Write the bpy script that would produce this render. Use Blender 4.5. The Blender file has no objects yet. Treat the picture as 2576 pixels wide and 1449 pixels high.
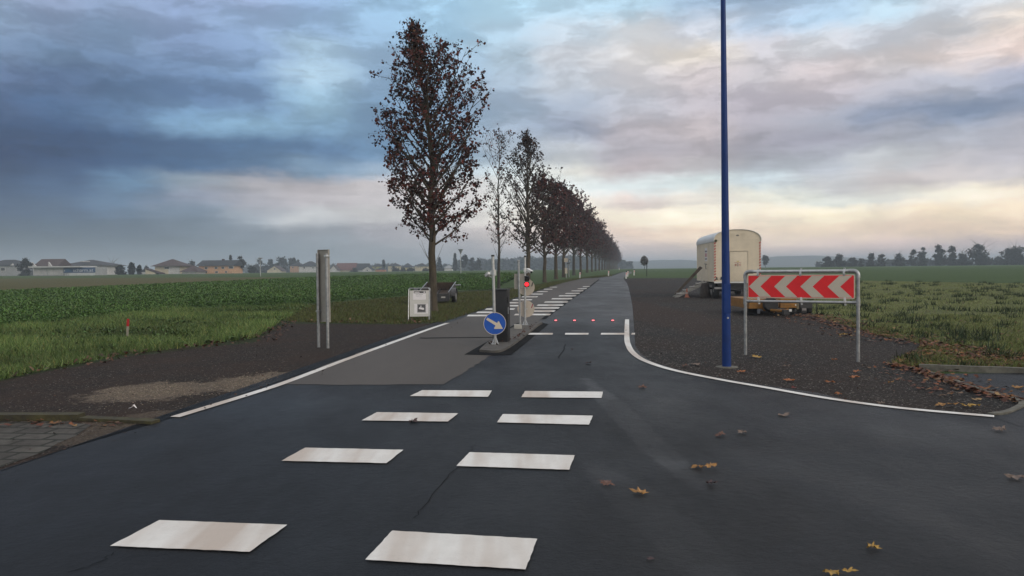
import bpy, bmesh, math, random
import numpy as np
from mathutils import Vector, Matrix
R = math.radians
rng = np.random.default_rng(7)
random.seed(7)
SC = bpy.context.scene
COL = SC.collection

# ------------------------------------------------------------------ camera
F = 1957.0; CX = 1288.0; CY = 724.5            # focal length and centre, in units of a 2576 x 1449 frame
EYE = 1.9; PITCH = R(1.33); ROLL = R(0.6)
_r = Vector((1, 0, 0)); _f = Vector((0, math.cos(PITCH), -math.sin(PITCH))); _u = Vector((0, math.sin(PITCH), math.cos(PITCH)))
CAMX = _r * math.cos(ROLL) - _u * math.sin(ROLL)
CAMY = _r * math.sin(ROLL) + _u * math.cos(ROLL)
cam_d = bpy.data.cameras.new('camera'); cam = bpy.data.objects.new('camera', cam_d); COL.objects.link(cam)
cam_d.sensor_width = 36.0; cam_d.lens = 36.0 * F / 2576.0
cam_d.clip_start = 0.05; cam_d.clip_end = 9000
M = Matrix((CAMX, CAMY, -_f)).transposed().to_4x4(); M.translation = (0, 0, EYE)
cam.matrix_world = M
SC.camera = cam

# ------------------------------------------------------------------ light: overcast dawn
SUN_AZ = R(128); SUN_EL = R(24)
sun_d = bpy.data.lights.new('sun', 'SUN'); sun_d.energy = 0.9; sun_d.angle = R(25); sun_d.color = (1.0, 0.91, 0.80)
sun = bpy.data.objects.new('sun', sun_d); COL.objects.link(sun)
_sd = Vector((math.sin(SUN_AZ) * math.cos(SUN_EL), math.cos(SUN_AZ) * math.cos(SUN_EL), math.sin(SUN_EL)))
sun.rotation_euler = _sd.to_track_quat('Z', 'Y').to_euler()
SC.view_settings.view_transform = 'Standard'; SC.view_settings.look = 'None'
SC.view_settings.exposure = 0.0; SC.view_settings.gamma = 1.0
SC.cycles.max_bounces = 6; SC.cycles.volume_bounces = 1; SC.cycles.transparent_max_bounces = 8
SC.cycles.use_denoising = True
SC.cycles.sample_clamp_indirect = 4.0

def lin(c):
    return tuple(((v / 255.0) / 12.92 if v / 255.0 <= 0.04045 else ((v / 255.0 + 0.055) / 1.055) ** 2.4) for v in c)

SKY = [  # cloud colours by direction: one row per height above the horizon, 17 columns across
 (20,[(176,187,213),(148,166,198),(146,165,197),(148,167,202),(153,172,207),(150,178,214),(155,191,221),(170,209,237),(183,219,241),(186,217,237),(177,206,225),(158,182,206),(153,176,202),(156,181,209),(162,188,214),(168,188,213),(164,183,211)]),
 (90,[(145,164,192),(141,157,187),(137,157,189),(142,164,200),(144,169,203),(144,173,205),(151,184,214),(163,200,227),(179,207,227),(199,214,227),(214,217,221),(205,210,220),(178,199,222),(178,205,228),(190,215,231),(209,219,230),(223,228,234)]),
 (150,[(133,155,184),(124,145,176),(121,146,178),(127,150,186),(135,162,198),(165,194,217),(144,173,202),(155,184,210),(172,192,208),(204,209,217),(222,219,218),(229,220,210),(206,204,210),(213,215,221),(201,205,214),(198,200,206),(240,228,217)]),
 (210,[(114,137,168),(104,129,160),(101,126,160),(111,137,172),(123,152,188),(172,201,222),(134,164,194),(146,176,202),(168,186,204),(197,204,214),(210,208,213),(212,203,205),(197,193,198),(209,199,201),(206,200,201),(222,210,207),(237,218,211)]),
 (270,[(96,118,153),(84,107,142),(85,112,147),(95,124,162),(105,134,171),(149,185,210),(121,152,182),(135,163,191),(156,176,198),(166,177,194),(193,195,205),(195,189,196),(187,181,191),(191,185,194),(186,185,195),(180,183,196),(165,171,191)]),
 (330,[(79,103,140),(70,98,135),(88,118,154),(124,162,196),(133,171,200),(127,163,193),(114,147,180),(134,164,190),(162,179,199),(157,166,186),(186,180,187),(194,184,187),(176,172,182),(163,166,179),(144,155,178),(133,149,176),(148,160,184)]),
 (380,[(57,82,119),(52,79,118),(60,90,129),(70,101,140),(81,115,153),(91,124,161),(105,139,173),(132,163,188),(173,188,203),(200,205,212),(180,175,183),(179,172,178),(164,162,173),(158,158,172),(163,166,178),(172,176,188),(181,182,194)]),
 (430,[(44,66,102),(43,69,106),(53,83,121),(63,96,134),(83,114,148),(118,146,173),(151,172,193),(182,198,211),(220,231,234),(235,234,226),(194,183,186),(201,196,199),(184,189,198),(192,197,206),(203,206,210),(192,189,194),(194,191,199)]),
 (470,[(43,67,101),(54,81,117),(94,128,160),(138,154,170),(179,176,181),(193,187,191),(211,205,206),(226,222,221),(238,241,239),(248,255,253),(229,238,238),(232,243,243),(220,233,239),(215,215,216),(203,195,194),(204,196,195),(207,201,202)]),
 (510,[(52,77,110),(67,95,130),(85,113,142),(137,147,167),(172,172,181),(190,185,189),(206,201,203),(233,229,228),(253,253,247),(262,255,241),(237,220,211),(261,253,239),(268,265,248),(232,234,224),(230,228,219),(262,253,232),(265,249,225)]),
 (550,[(61,84,114),(73,96,123),(88,111,136),(113,131,151),(162,172,183),(217,219,221),(214,212,212),(223,219,217),(248,242,233),(275,260,238),(296,282,253),(292,280,252),(280,265,238),(300,283,247),(282,262,231),(288,263,227),(285,260,226)]),
 (590,[(66,86,109),(75,96,116),(88,108,128),(104,122,139),(128,141,155),(156,162,171),(178,176,183),(198,193,195),(229,216,210),(260,237,220),(275,245,219),(283,254,220),(286,259,227),(284,257,223),(278,247,218),(279,247,215),(278,244,211)]),
 (630,[(67,85,99),(74,92,106),(82,100,115),(94,111,124),(112,128,141),(132,144,154),(154,160,168),(179,178,183),(207,198,199),(233,216,210),(250,227,217),(262,235,220),(268,238,222),(267,237,221),(259,227,216),(250,221,213),(244,217,210)]),
 (665,[(67,83,95),(72,88,99),(77,95,107),(87,104,116),(102,119,131),(123,136,147),(146,154,162),(168,170,176),(195,191,194),(216,204,206),(234,217,217),(247,225,226),(252,228,227),(249,224,225),(243,220,223),(237,214,215),(231,208,208)]),
]
def ray(x, y):
    d = CAMX * ((x - CX) / F) + CAMY * ((CY - y) / F) + _f
    return d
def build_world():
    w = bpy.data.worlds.new("World"); SC.world = w; w.use_nodes = True
    nt = w.node_tree; N = nt.nodes; L = nt.links; N.clear()
    out = N.new('ShaderNodeOutputWorld'); bg = N.new('ShaderNodeBackground'); L.new(bg.outputs[0], out.inputs[0])
    bg.inputs['Strength'].default_value = 0.108
    sky = N.new('ShaderNodeTexSky'); sky.sky_type = 'NISHITA'; sky.sun_disc = False
    sky.sun_elevation = SUN_EL; sky.sun_rotation = SUN_AZ; sky.air_density = 1.2; sky.dust_density = 2.0
    tc = N.new('ShaderNodeTexCoord'); sep = N.new('ShaderNodeSeparateXYZ'); L.new(tc.outputs['Generated'], sep.inputs[0])
    def m(op, a, b=None, c=None):
        n = N.new('ShaderNodeMath'); n.operation = op
        for i, v in enumerate((a, b, c)):
            if v is None: continue
            if isinstance(v, (int, float)): n.inputs[i].default_value = v
            else: L.new(v, n.inputs[i])
        return n.outputs[0]
    def vm(op, a, b=None, s=None):
        n = N.new('ShaderNodeVectorMath'); n.operation = op
        for i, v in enumerate((a, b)):
            if v is None: continue
            if isinstance(v, tuple): n.inputs[i].default_value = v
            else: L.new(v, n.inputs[i])
        if s is not None:
            if isinstance(s, (int, float)): n.inputs['Scale'].default_value = s
            else: L.new(s, n.inputs['Scale'])
        return n
    az = m('ARCTAN2', sep.outputs[0], sep.outputs[1]); el = m('ARCSINE', sep.outputs[2])
    comb = N.new('ShaderNodeCombineXYZ'); L.new(az, comb.inputs[0]); L.new(m('MULTIPLY', el, 2.0), comb.inputs[1])
    # cloud-plane coordinates give streaks that flatten towards the horizon
    zz = m('ADD', m('MAXIMUM', sep.outputs[2], 0.0), 0.16)
    cp = N.new('ShaderNodeCombineXYZ'); L.new(m('DIVIDE', sep.outputs[0], zz), cp.inputs[0]); L.new(m('DIVIDE', sep.outputs[1], zz), cp.inputs[1])
    def noise(vec, scale, detail, rough=0.55):
        n = N.new('ShaderNodeTexNoise'); n.inputs['Scale'].default_value = scale; n.inputs['Detail'].default_value = detail
        n.inputs['Roughness'].default_value = rough; L.new(vec, n.inputs['Vector']); return n
    w1 = noise(cp.outputs[0], 1.5, 8, 0.6); w2 = noise(comb.outputs[0], 11.0, 10, 0.62)
    d1 = vm('SUBTRACT', w1.outputs['Color'], (0.5, 0.5, 0.5)); d2 = vm('SUBTRACT', w2.outputs['Color'], (0.5, 0.5, 0.5))
    v = vm('ADD', comb.outputs[0], vm('MULTIPLY', d1.outputs[0], (0.06, 0.035, 0)).outputs[0])
    v = vm('ADD', v.outputs[0], vm('MULTIPLY', d2.outputs[0], (0.10, 0.085, 0)).outputs[0])
    v = v.outputs[0]
    # default overhead: sky seen through broken cloud, out of view and brightened to light the ground
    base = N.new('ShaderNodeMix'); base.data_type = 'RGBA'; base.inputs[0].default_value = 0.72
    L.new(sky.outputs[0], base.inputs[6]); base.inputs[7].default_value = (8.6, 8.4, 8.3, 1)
    # painted bands of cloud colour, blended by height; the coordinates are stirred by noise so that edges billow
    sp = N.new('ShaderNodeSeparateXYZ'); L.new(v, sp.inputs[0]); azw = sp.outputs[0]
    row = m('ADD', m('MULTIPLY', sp.outputs[1], 0.5), m('MULTIPLY', azw, math.tan(ROLL)))
    A0, A1 = -0.60, 0.60
    u = m('DIVIDE', m('SUBTRACT', azw, A0), A1 - A0)
    col = None; pe = None
    for (py, cs) in SKY[::-1]:
        r = N.new('ShaderNodeValToRGB'); e = r.color_ramp.elements; r.color_ramp.interpolation = 'EASE'
        while len(e) < len(cs): e.new(0.5)
        for i, c in enumerate(cs):
            e[i].position = (math.atan((160 * i - CX) / F) - A0) / (A1 - A0); e[i].color = (*lin(c), 1)
        L.new(u, r.inputs[0]); ee = math.atan((679.0 - py) / F)
        if col is None: col = r.outputs[0]
        else:
            mr = N.new('ShaderNodeMapRange'); mr.interpolation_type = 'SMOOTHSTEP'; mr.inputs['From Min'].default_value = pe; mr.inputs['From Max'].default_value = ee; L.new(row, mr.inputs['Value'])
            mx = N.new('ShaderNodeMix'); mx.data_type = 'RGBA'; L.new(mr.outputs[0], mx.inputs[0]); L.new(col, mx.inputs[6]); L.new(r.outputs[0], mx.inputs[7]); col = mx.outputs[2]
        pe = ee
    col = vm('SCALE', col, s=10.0).outputs[0]
    # overhead and behind the viewer blend into that brightened unseen sky
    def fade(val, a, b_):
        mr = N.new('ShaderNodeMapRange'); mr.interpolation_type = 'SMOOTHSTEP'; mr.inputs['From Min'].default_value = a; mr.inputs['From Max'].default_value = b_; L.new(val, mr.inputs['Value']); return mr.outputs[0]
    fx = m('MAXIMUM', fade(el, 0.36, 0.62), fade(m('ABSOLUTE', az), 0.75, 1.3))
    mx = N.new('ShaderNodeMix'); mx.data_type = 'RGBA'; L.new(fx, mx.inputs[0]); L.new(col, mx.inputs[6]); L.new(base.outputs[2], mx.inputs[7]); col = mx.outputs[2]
    # fine cloud texture
    f1 = noise(cp.outputs[0], 2.6, 9, 0.58)
    f2 = noise(v, 22.0, 6, 0.6)
    k = m('ADD', m('ADD', m('MULTIPLY', m('SUBTRACT', f1.outputs[0], 0.5), 0.16), m('MULTIPLY', m('SUBTRACT', f2.outputs[0], 0.5), 0.26)), 1.0)
    # long flat streaks low over the horizon and firmer edges on the billows higher up
    sv = N.new('ShaderNodeCombineXYZ'); L.new(m('MULTIPLY', az, 2.6), sv.inputs[0]); L.new(m('MULTIPLY', el, 30.0), sv.inputs[1])
    f3 = noise(sv.outputs[0], 1.0, 6, 0.55)
    low = m('MAXIMUM', m('MINIMUM', m('MULTIPLY', m('SUBTRACT', 0.21, el), 9.0), 1.0), 0.0)
    st_ = N.new('ShaderNodeMapRange'); st_.interpolation_type = 'SMOOTHSTEP'; st_.inputs['From Min'].default_value = 0.40; st_.inputs['From Max'].default_value = 0.62; L.new(f3.outputs[0], st_.inputs['Value'])
    k = m('ADD', k, m('MULTIPLY', m('MULTIPLY', m('SUBTRACT', st_.outputs[0], 0.5), 0.24), low))
    bv = vm('ADD', vm('MULTIPLY', comb.outputs[0], (1.0, 1.5, 1)).outputs[0], vm('MULTIPLY', d2.outputs[0], (0.10, 0.10, 0)).outputs[0]).outputs[0]
    f4 = noise(bv, 9.0, 10, 0.62)
    st4 = N.new('ShaderNodeMapRange'); st4.interpolation_type = 'SMOOTHSTEP'; st4.inputs['From Min'].default_value = 0.42; st4.inputs['From Max'].default_value = 0.60; L.new(f4.outputs[0], st4.inputs['Value'])
    k = m('ADD', k, m('MULTIPLY', m('MULTIPLY', m('SUBTRACT', st4.outputs[0], 0.5), 0.30), m('SUBTRACT', 1.0, m('MULTIPLY', low, 0.6))))
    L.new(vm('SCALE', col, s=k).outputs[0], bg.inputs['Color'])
    w.cycles.sampling_method = 'MANUAL'; w.cycles.sample_map_resolution = 512
build_world()

# ------------------------------------------------------------------ terrain: rises gently, then levels off
KN = [-400, 20, 58, 66, 75, 85, 97, 112, 130, 150, 175, 205, 245, 300, 380, 500, 800, 1500, 6000]
def _g(Y):
    if Y <= 20: return 0.02 * max(Y, -100)
    if Y <= 58: return 0.4 + 0.0115 * (Y - 20)
    return 0.837 + (1.78 - 0.837) * (1 - math.exp(-(Y - 58) / 79.0))
_KZ = [_g(k) for k in KN]; _KZ[0] = 0.02 * -400
def g(Y): return float(np.interp(Y, KN, _KZ))
def gv(Y): return np.interp(Y, KN, _KZ)
def hz(x): return 679.0 - (x - CX) * math.tan(ROLL)
def G(x, y, off=0.0):
    d = ray(x, y); lo, hi = 0.5, 5000.0
    if EYE + d.z * hi > g(d.y * hi) + off: hi = 900.0; lo = 900.0
    for _ in range(50):
        t = (lo + hi) / 2
        if EYE + d.z * t > g(d.y * t) + off: lo = t
        else: hi = t
    t = (lo + hi) / 2
    return Vector((d.x * t, d.y * t, g(d.y * t) + off))
def At(x, y, Y):
    d = ray(x, y); t = Y / d.y
    return Vector((d.x * t, Y, EYE + d.z * t))
def GX(x, Y):
    y = hz(x) + F * (EYE - g(Y)) / Y
    p = At(x, y, Y); return Vector((p.x, Y, g(Y)))

# ------------------------------------------------------------------ materials
MATS = {}
def mat(name, c, rough=0.7, metal=0.0, var=0.15, scale=6.0, bump=0.0, bscale=60.0, c2=None, spec=0.5, emit=None, estr=0.0, attr=None, stretch=None, detail=6):
    if name in MATS: return MATS[name]
    m = bpy.data.materials.new(name); m.use_nodes = True; nt = m.node_tree; N = nt.nodes; L = nt.links
    b = N['Principled BSDF']
    b.inputs['Roughness'].default_value = rough; b.inputs['Metallic'].default_value = metal
    b.inputs['Specular IOR Level'].default_value = spec
    tc = N.new('ShaderNodeTexCoord'); vec = tc.outputs['Object']
    if stretch:
        mp = N.new('ShaderNodeMapping'); mp.inputs['Scale'].default_value = stretch; L.new(vec, mp.inputs[0]); vec = mp.outputs[0]
    n = N.new('ShaderNodeTexNoise'); n.inputs['Scale'].default_value = scale; n.inputs['Detail'].default_value = detail; n.inputs['Roughness'].default_value = 0.6
    L.new(vec, n.inputs['Vector'])
    r = N.new('ShaderNodeValToRGB'); L.new(n.outputs['Fac'], r.inputs[0])
    c2 = c2 or tuple(min(1, v * (1 + var)) for v in c); c1 = tuple(v * (1 - var) for v in c) if c2 is None or var else c
    r.color_ramp.elements[0].position = 0.35; r.color_ramp.elements[1].position = 0.65
    r.color_ramp.elements[0].color = (*c1, 1); r.color_ramp.elements[1].color = (*c2, 1)
    colout = r.outputs[0]
    if attr:
        a = N.new('ShaderNodeAttribute'); a.attribute_name = attr
        mx = N.new('ShaderNodeMix'); mx.data_type = 'RGBA'; mx.blend_type = 'MULTIPLY'; mx.inputs[0].default_value = 1.0
        L.new(colout, mx.inputs[6]); L.new(a.outputs['Color'], mx.inputs[7]); colout = mx.outputs[2]
    L.new(colout, b.inputs['Base Color'])
    if bump:
        n2 = N.new('ShaderNodeTexNoise'); n2.inputs['Scale'].default_value = bscale; n2.inputs['Detail'].default_value = 4; L.new(tc.outputs['Object'], n2.inputs['Vector'])
        bp = N.new('ShaderNodeBump'); bp.inputs['Strength'].default_value = bump; bp.inputs['Distance'].default_value = 0.02
        L.new(n2.outputs['Fac'], bp.inputs['Height']); L.new(bp.outputs[0], b.inputs['Normal'])
    if emit:
        b.inputs['Emission Color'].default_value = (*emit, 1); b.inputs['Emission Strength'].default_value = estr
    MATS[name] = m; return m

class G_:  # small node-graph writer for the ground materials
    def __init__(s, name, rough=0.8, spec=0.5):
        s.m = bpy.data.materials.new(name); s.m.use_nodes = True; s.N = s.m.node_tree.nodes; s.L = s.m.node_tree.links
        s.b = s.N['Principled BSDF']; s.b.inputs['Roughness'].default_value = rough; s.b.inputs['Specular IOR Level'].default_value = spec
        s.tc = s.N.new('ShaderNodeTexCoord').outputs['Object']
    def noise(s, scale, detail=5, rough=0.6, stretch=None, rot=0):
        v = s.tc
        if stretch or rot:
            mp = s.N.new('ShaderNodeMapping'); mp.inputs['Scale'].default_value = stretch or (1, 1, 1); mp.inputs['Rotation'].default_value = (0, 0, rot); s.L.new(v, mp.inputs[0]); v = mp.outputs[0]
        n = s.N.new('ShaderNodeTexNoise'); n.inputs['Scale'].default_value = scale; n.inputs['Detail'].default_value = detail; n.inputs['Roughness'].default_value = rough
        s.L.new(v, n.inputs['Vector']); return n.outputs['Fac']
    def voro(s, scale, feat='F1', out='Distance'):
        n = s.N.new('ShaderNodeTexVoronoi'); n.inputs['Scale'].default_value = scale; n.feature = feat; s.L.new(s.tc, n.inputs['Vector']); return n.outputs[out]
    def math(s, op, a, b=0.0, c=0.0, clamp=False):
        n = s.N.new('ShaderNodeMath'); n.operation = op; n.use_clamp = clamp
        for i, v in enumerate((a, b, c)):
            if isinstance(v, (int, float)): n.inputs[i].default_value = v
            else: s.L.new(v, n.inputs[i])
        return n.outputs[0]
    def ramp(s, f, stops):
        r = s.N.new('ShaderNodeValToRGB'); e = r.color_ramp.elements
        while len(e) < len(stops): e.new(0.5)
        for k, (p, c) in enumerate(stops):
            e[k].position = p; e[k].color = (*c, 1) if isinstance(c, tuple) else (c, c, c, 1)
        s.L.new(f, r.inputs[0]); return r.outputs[0]
    def mix(s, f, a, b, blend='MIX'):
        n = s.N.new('ShaderNodeMix'); n.data_type = 'RGBA'; n.blend_type = blend
        if isinstance(f, (int, float)): n.inputs[0].default_value = f
        else: s.L.new(f, n.inputs[0])
        for i, v in ((6, a), (7, b)):
            if isinstance(v, tuple): n.inputs[i].default_value = (*v, 1)
            else: s.L.new(v, n.inputs[i])
        return n.outputs[2]
    def blob(s, x, y, rx, ry, rot=0, wob=0.5, wscale=1.5):  # soft irregular patch lying at a place on the ground
        mp = s.N.new('ShaderNodeMapping'); mp.vector_type = 'TEXTURE'
        mp.inputs['Location'].default_value = (x, y, 0); mp.inputs['Rotation'].default_value = (0, 0, rot); mp.inputs['Scale'].default_value = (rx, ry, 1)
        s.L.new(s.tc, mp.inputs[0])
        sx = s.N.new('ShaderNodeSeparateXYZ'); s.L.new(mp.outputs[0], sx.inputs[0])
        d = s.math('SQRT', s.math('ADD', s.math('MULTIPLY', sx.outputs[0], sx.outputs[0]), s.math('MULTIPLY', sx.outputs[1], sx.outputs[1])))
        d = s.math('ADD', d, s.math('MULTIPLY', s.math('SUBTRACT', s.noise(wscale, 8, 0.7), 0.5), wob * 2))
        return s.math('MULTIPLY', s.math('SUBTRACT', 1.15, d), 4.0, clamp=True)
    def col(s, c): s.L.new(c, s.b.inputs['Base Color'])
    def rough(s, c): s.L.new(c, s.b.inputs['Roughness'])
    def bump(s, h, st=0.5, dist=0.02):
        bp = s.N.new('ShaderNodeBump'); bp.inputs['Strength'].default_value = st; bp.inputs['Distance'].default_value = dist
        s.L.new(h, bp.inputs['Height']); s.L.new(bp.outputs[0], s.b.inputs['Normal'])

# ------------------------------------------------------------------ object helpers
def tag(o, label=None, cat=None, group=None, kind=None):
    if label: o['label'] = label
    if cat: o['category'] = cat
    if group: o['group'] = group
    if kind: o['kind'] = kind
    return o
def thing(name, loc, label, cat, rz=0.0, group=None):
    o = bpy.data.objects.new(name, None); COL.objects.link(o); o.empty_display_size = 0.2
    o.location = loc; o.rotation_euler = (0, 0, rz); return tag(o, label, cat, group)
def link(name, me, m, parent=None):
    o = bpy.data.objects.new(name, me); COL.objects.link(o)
    if m is not None and not me.materials:
        for k in (m if isinstance(m, (list, tuple)) else [m]): me.materials.append(k)
    if parent: o.parent = parent
    return o
def dup(root):
    c = root.copy(); COL.objects.link(c)
    for ch in list(root.children):
        k = ch.copy(); COL.objects.link(k); k.parent = c
        for s in list(ch.children):
            q = s.copy(); COL.objects.link(q); q.parent = k
    return c

class MB:
    def __init__(s): s.v = []; s.f = []; s.mi = []; s.T = None; s.m = 0
    def add(s, vs, fs):
        b = len(s.v)
        for p in vs:
            p = Vector(p)
            if s.T is not None: p = s.T @ p
            s.v.append(tuple(p))
        for f in fs: s.f.append([b + i for i in f]); s.mi.append(s.m)
        return s
    def box(s, x0, x1, y0, y1, z0, z1, bev=0.0):
        if bev <= 0:
            return s.add([(x0,y0,z0),(x1,y0,z0),(x1,y1,z0),(x0,y1,z0),(x0,y0,z1),(x1,y0,z1),(x1,y1,z1),(x0,y1,z1)],
                         [(3,2,1,0),(4,5,6,7),(0,1,5,4),(1,2,6,5),(2,3,7,6),(3,0,4,7)])
        bm = bmesh.new(); bmesh.ops.create_cube(bm, size=1.0)
        for v in bm.verts: v.co = Vector(((x0+x1)/2 + v.co.x*(x1-x0), (y0+y1)/2 + v.co.y*(y1-y0), (z0+z1)/2 + v.co.z*(z1-z0)))
        bmesh.ops.bevel(bm, geom=list(bm.edges), offset=bev, segments=2, affect='EDGES', profile=0.6)
        bm.verts.index_update(); vs = [v.co.copy() for v in bm.verts]; fs = [[v.index for v in f.verts] for f in bm.faces]; bm.free()
        return s.add(vs, fs)
    def tube(s, pts, rad, n=10, cap=True):
        pts = [Vector(p) for p in pts]; rs = rad if isinstance(rad, (list, tuple)) else [rad] * len(pts)
        vs = []; fs = []; pt = None
        for i, p in enumerate(pts):
            t = (pts[min(i+1, len(pts)-1)] - pts[max(i-1, 0)]).normalized()
            if pt is None: a = t.orthogonal().normalized()
            else:
                a = (a - t * a.dot(t))
                a = a.normalized() if a.length > 1e-6 else t.orthogonal().normalized()
            pt = t; b = t.cross(a)
            for k in range(n):
                an = 2 * math.pi * k / n; vs.append(p + (a * math.cos(an) + b * math.sin(an)) * rs[i])
        for i in range(len(pts) - 1):
            for k in range(n):
                fs.append((i*n + k, i*n + (k+1) % n, (i+1)*n + (k+1) % n, (i+1)*n + k))
        if cap: fs.append(tuple(range(n-1, -1, -1))); fs.append(tuple(range((len(pts)-1)*n, len(pts)*n)))
        return s.add(vs, fs)
    def cyl(s, a, b, r, r2=None, n=16): return s.tube([a, b], [r, r if r2 is None else r2], n)
    def lathe(s, prof, n=20, c=(0,0,0)):
        vs = []; fs = []
        for (r, z) in prof:
            for k in range(n):
                an = 2*math.pi*k/n; vs.append((c[0] + r*math.cos(an), c[1] + r*math.sin(an), c[2] + z))
        for i in range(len(prof)-1):
            for k in range(n): fs.append((i*n+k, i*n+(k+1)%n, (i+1)*n+(k+1)%n, (i+1)*n+k))
        fs.append(tuple(range(n-1,-1,-1))); fs.append(tuple(range((len(prof)-1)*n, len(prof)*n)))
        return s.add(vs, fs)
    def prism(s, poly, y0, y1):   # polygon in x,z extruded along y
        n = len(poly); vs = [(x, y0, z) for x, z in poly] + [(x, y1, z) for x, z in poly]
        fs = [tuple(range(n)), tuple(range(2*n-1, n-1, -1))] + [((i+1) % n, i, n+i, n+(i+1) % n) for i in range(n)]
        return s.add(vs, fs)
    def mesh(s, name, smooth=False):
        me = bpy.data.meshes.new(name); me.from_pydata(s.v, [], s.f)
        bm = bmesh.new(); bm.from_mesh(me); bmesh.ops.recalc_face_normals(bm, faces=bm.faces); bm.to_mesh(me); bm.free()
        if any(s.mi): me.polygons.foreach_set('material_index', s.mi)
        if smooth:
            me.polygons.foreach_set('use_smooth', [True] * len(me.polygons))
            try: me.set_sharp_from_angle(angle=R(35))
            except Exception: pass
        me.update(); return me
    def build(s, name, m, parent=None, smooth=False): return link(name, s.mesh(name, smooth), m, parent)

def np_mesh(name, V, Fc, col=None, smooth=False):
    """V (n,3); Fc (m,k) faces of k corners; col (m,3) one colour per face"""
    me = bpy.data.meshes.new(name); V = np.asarray(V, np.float32); Fc = np.asarray(Fc, np.int32); m_, k = Fc.shape
    me.vertices.add(len(V)); me.vertices.foreach_set('co', V.ravel())
    me.loops.add(m_ * k); me.loops.foreach_set('vertex_index', Fc.ravel())
    me.polygons.add(m_); me.polygons.foreach_set('loop_start', np.arange(0, m_ * k, k, dtype=np.int32)); me.polygons.foreach_set('loop_total', np.full(m_, k, np.int32))
    if col is not None:
        a = me.attributes.new('tint', 'FLOAT_COLOR', 'CORNER')
        a.data.foreach_set('color', np.repeat(np.concatenate([col, np.ones((m_, 1))], 1), k, 0).astype(np.float32).ravel())
    if smooth: me.polygons.foreach_set('use_smooth', np.ones(m_, bool))
    me.update(calc_edges=True); me.validate(); return me

def inpoly(P, poly):
    x, y = P[:, 0], P[:, 1]; ins = np.zeros(len(P), bool); n = len(poly)
    for i in range(n):
        x0, y0 = poly[i][:2]; x1, y1 = poly[(i+1) % n][:2]
        if y0 == y1: continue
        c = ((y0 > y) != (y1 > y)) & (x < (x1 - x0) * (y - y0) / (y1 - y0) + x0); ins ^= c
    return ins
def W(pts): return [G(*p)[:2] for p in pts]
def jag(poly, step=0.5, amp=0.05, seed=1):
    """roughen a world polygon's outline"""
    r = random.Random(seed); o = []
    n = len(poly)
    for i in range(n):
        a = Vector(poly[i]); b = Vector(poly[(i+1) % n]); k = max(1, min(60, int((b-a).length / step)))
        nr = Vector((-(b-a).y, (b-a).x)).normalized()
        for j in range(k): o.append(tuple(a.lerp(b, j / k) + nr * (r.uniform(-amp, amp) if j else 0)))
    return o
def sheet(name, poly, off, m, parent=None, kind='structure', thick=0.0):
    bm = bmesh.new(); vs = [bm.verts.new((p[0], p[1], 0)) for p in poly]
    f = bm.faces.new(vs); f.normal_update()
    if f.normal.z < 0: f.normal_flip()
    bmesh.ops.triangulate(bm, faces=list(bm.faces), ngon_method='EAR_CLIP')
    ys = [p[1] for p in poly]
    for k in KN:
        if min(ys) < k < max(ys): bmesh.ops.bisect_plane(bm, geom=bm.verts[:] + bm.edges[:] + bm.faces[:], plane_co=(0, k, 0), plane_no=(0, 1, 0))
    if thick:
        r = bmesh.ops.extrude_face_region(bm, geom=bm.faces[:])
        for v in bm.verts: v.co.z = g(v.co.y) - 0.05
        for e in r['geom']:
            if isinstance(e, bmesh.types.BMVert): e.co.z = g(e.co.y) + off + thick
        bmesh.ops.recalc_face_normals(bm, faces=bm.faces)
    else:
        for v in bm.verts: v.co.z = g(v.co.y) + off
    me = bpy.data.meshes.new(name); bm.to_mesh(me); bm.free()
    o = link(name, me, m, parent)
    if kind and parent is None: o['kind'] = kind
    return o
def strip(path, width):
    """polygon of a band of given width around a world polyline"""
    P = [Vector(p[:2]) for p in path]; Lf = []; Rt = []
    for i, p in enumerate(P):
        t = (P[min(i+1, len(P)-1)] - P[max(i-1, 0)]).normalized(); nr = Vector((-t.y, t.x)) * (width / 2)
        Lf.append(tuple(p + nr)); Rt.append(tuple(p - nr))
    return Lf + Rt[::-1]
def smooth_path(pts, n=6):
    P = [Vector(p[:2]) for p in pts]; o = []
    for i in range(len(P)-1):
        p0 = P[max(i-1,0)]; p1 = P[i]; p2 = P[i+1]; p3 = P[min(i+2, len(P)-1)]
        for k in range(n):
            t = k / n
            o.append(0.5*((2*p1) + (p2-p0)*t + (2*p0-5*p1+4*p2-p3)*t*t + (3*p1-p0-3*p2+p3)*t**3))
    o.append(P[-1]); return [tuple(p) for p in o]
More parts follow.
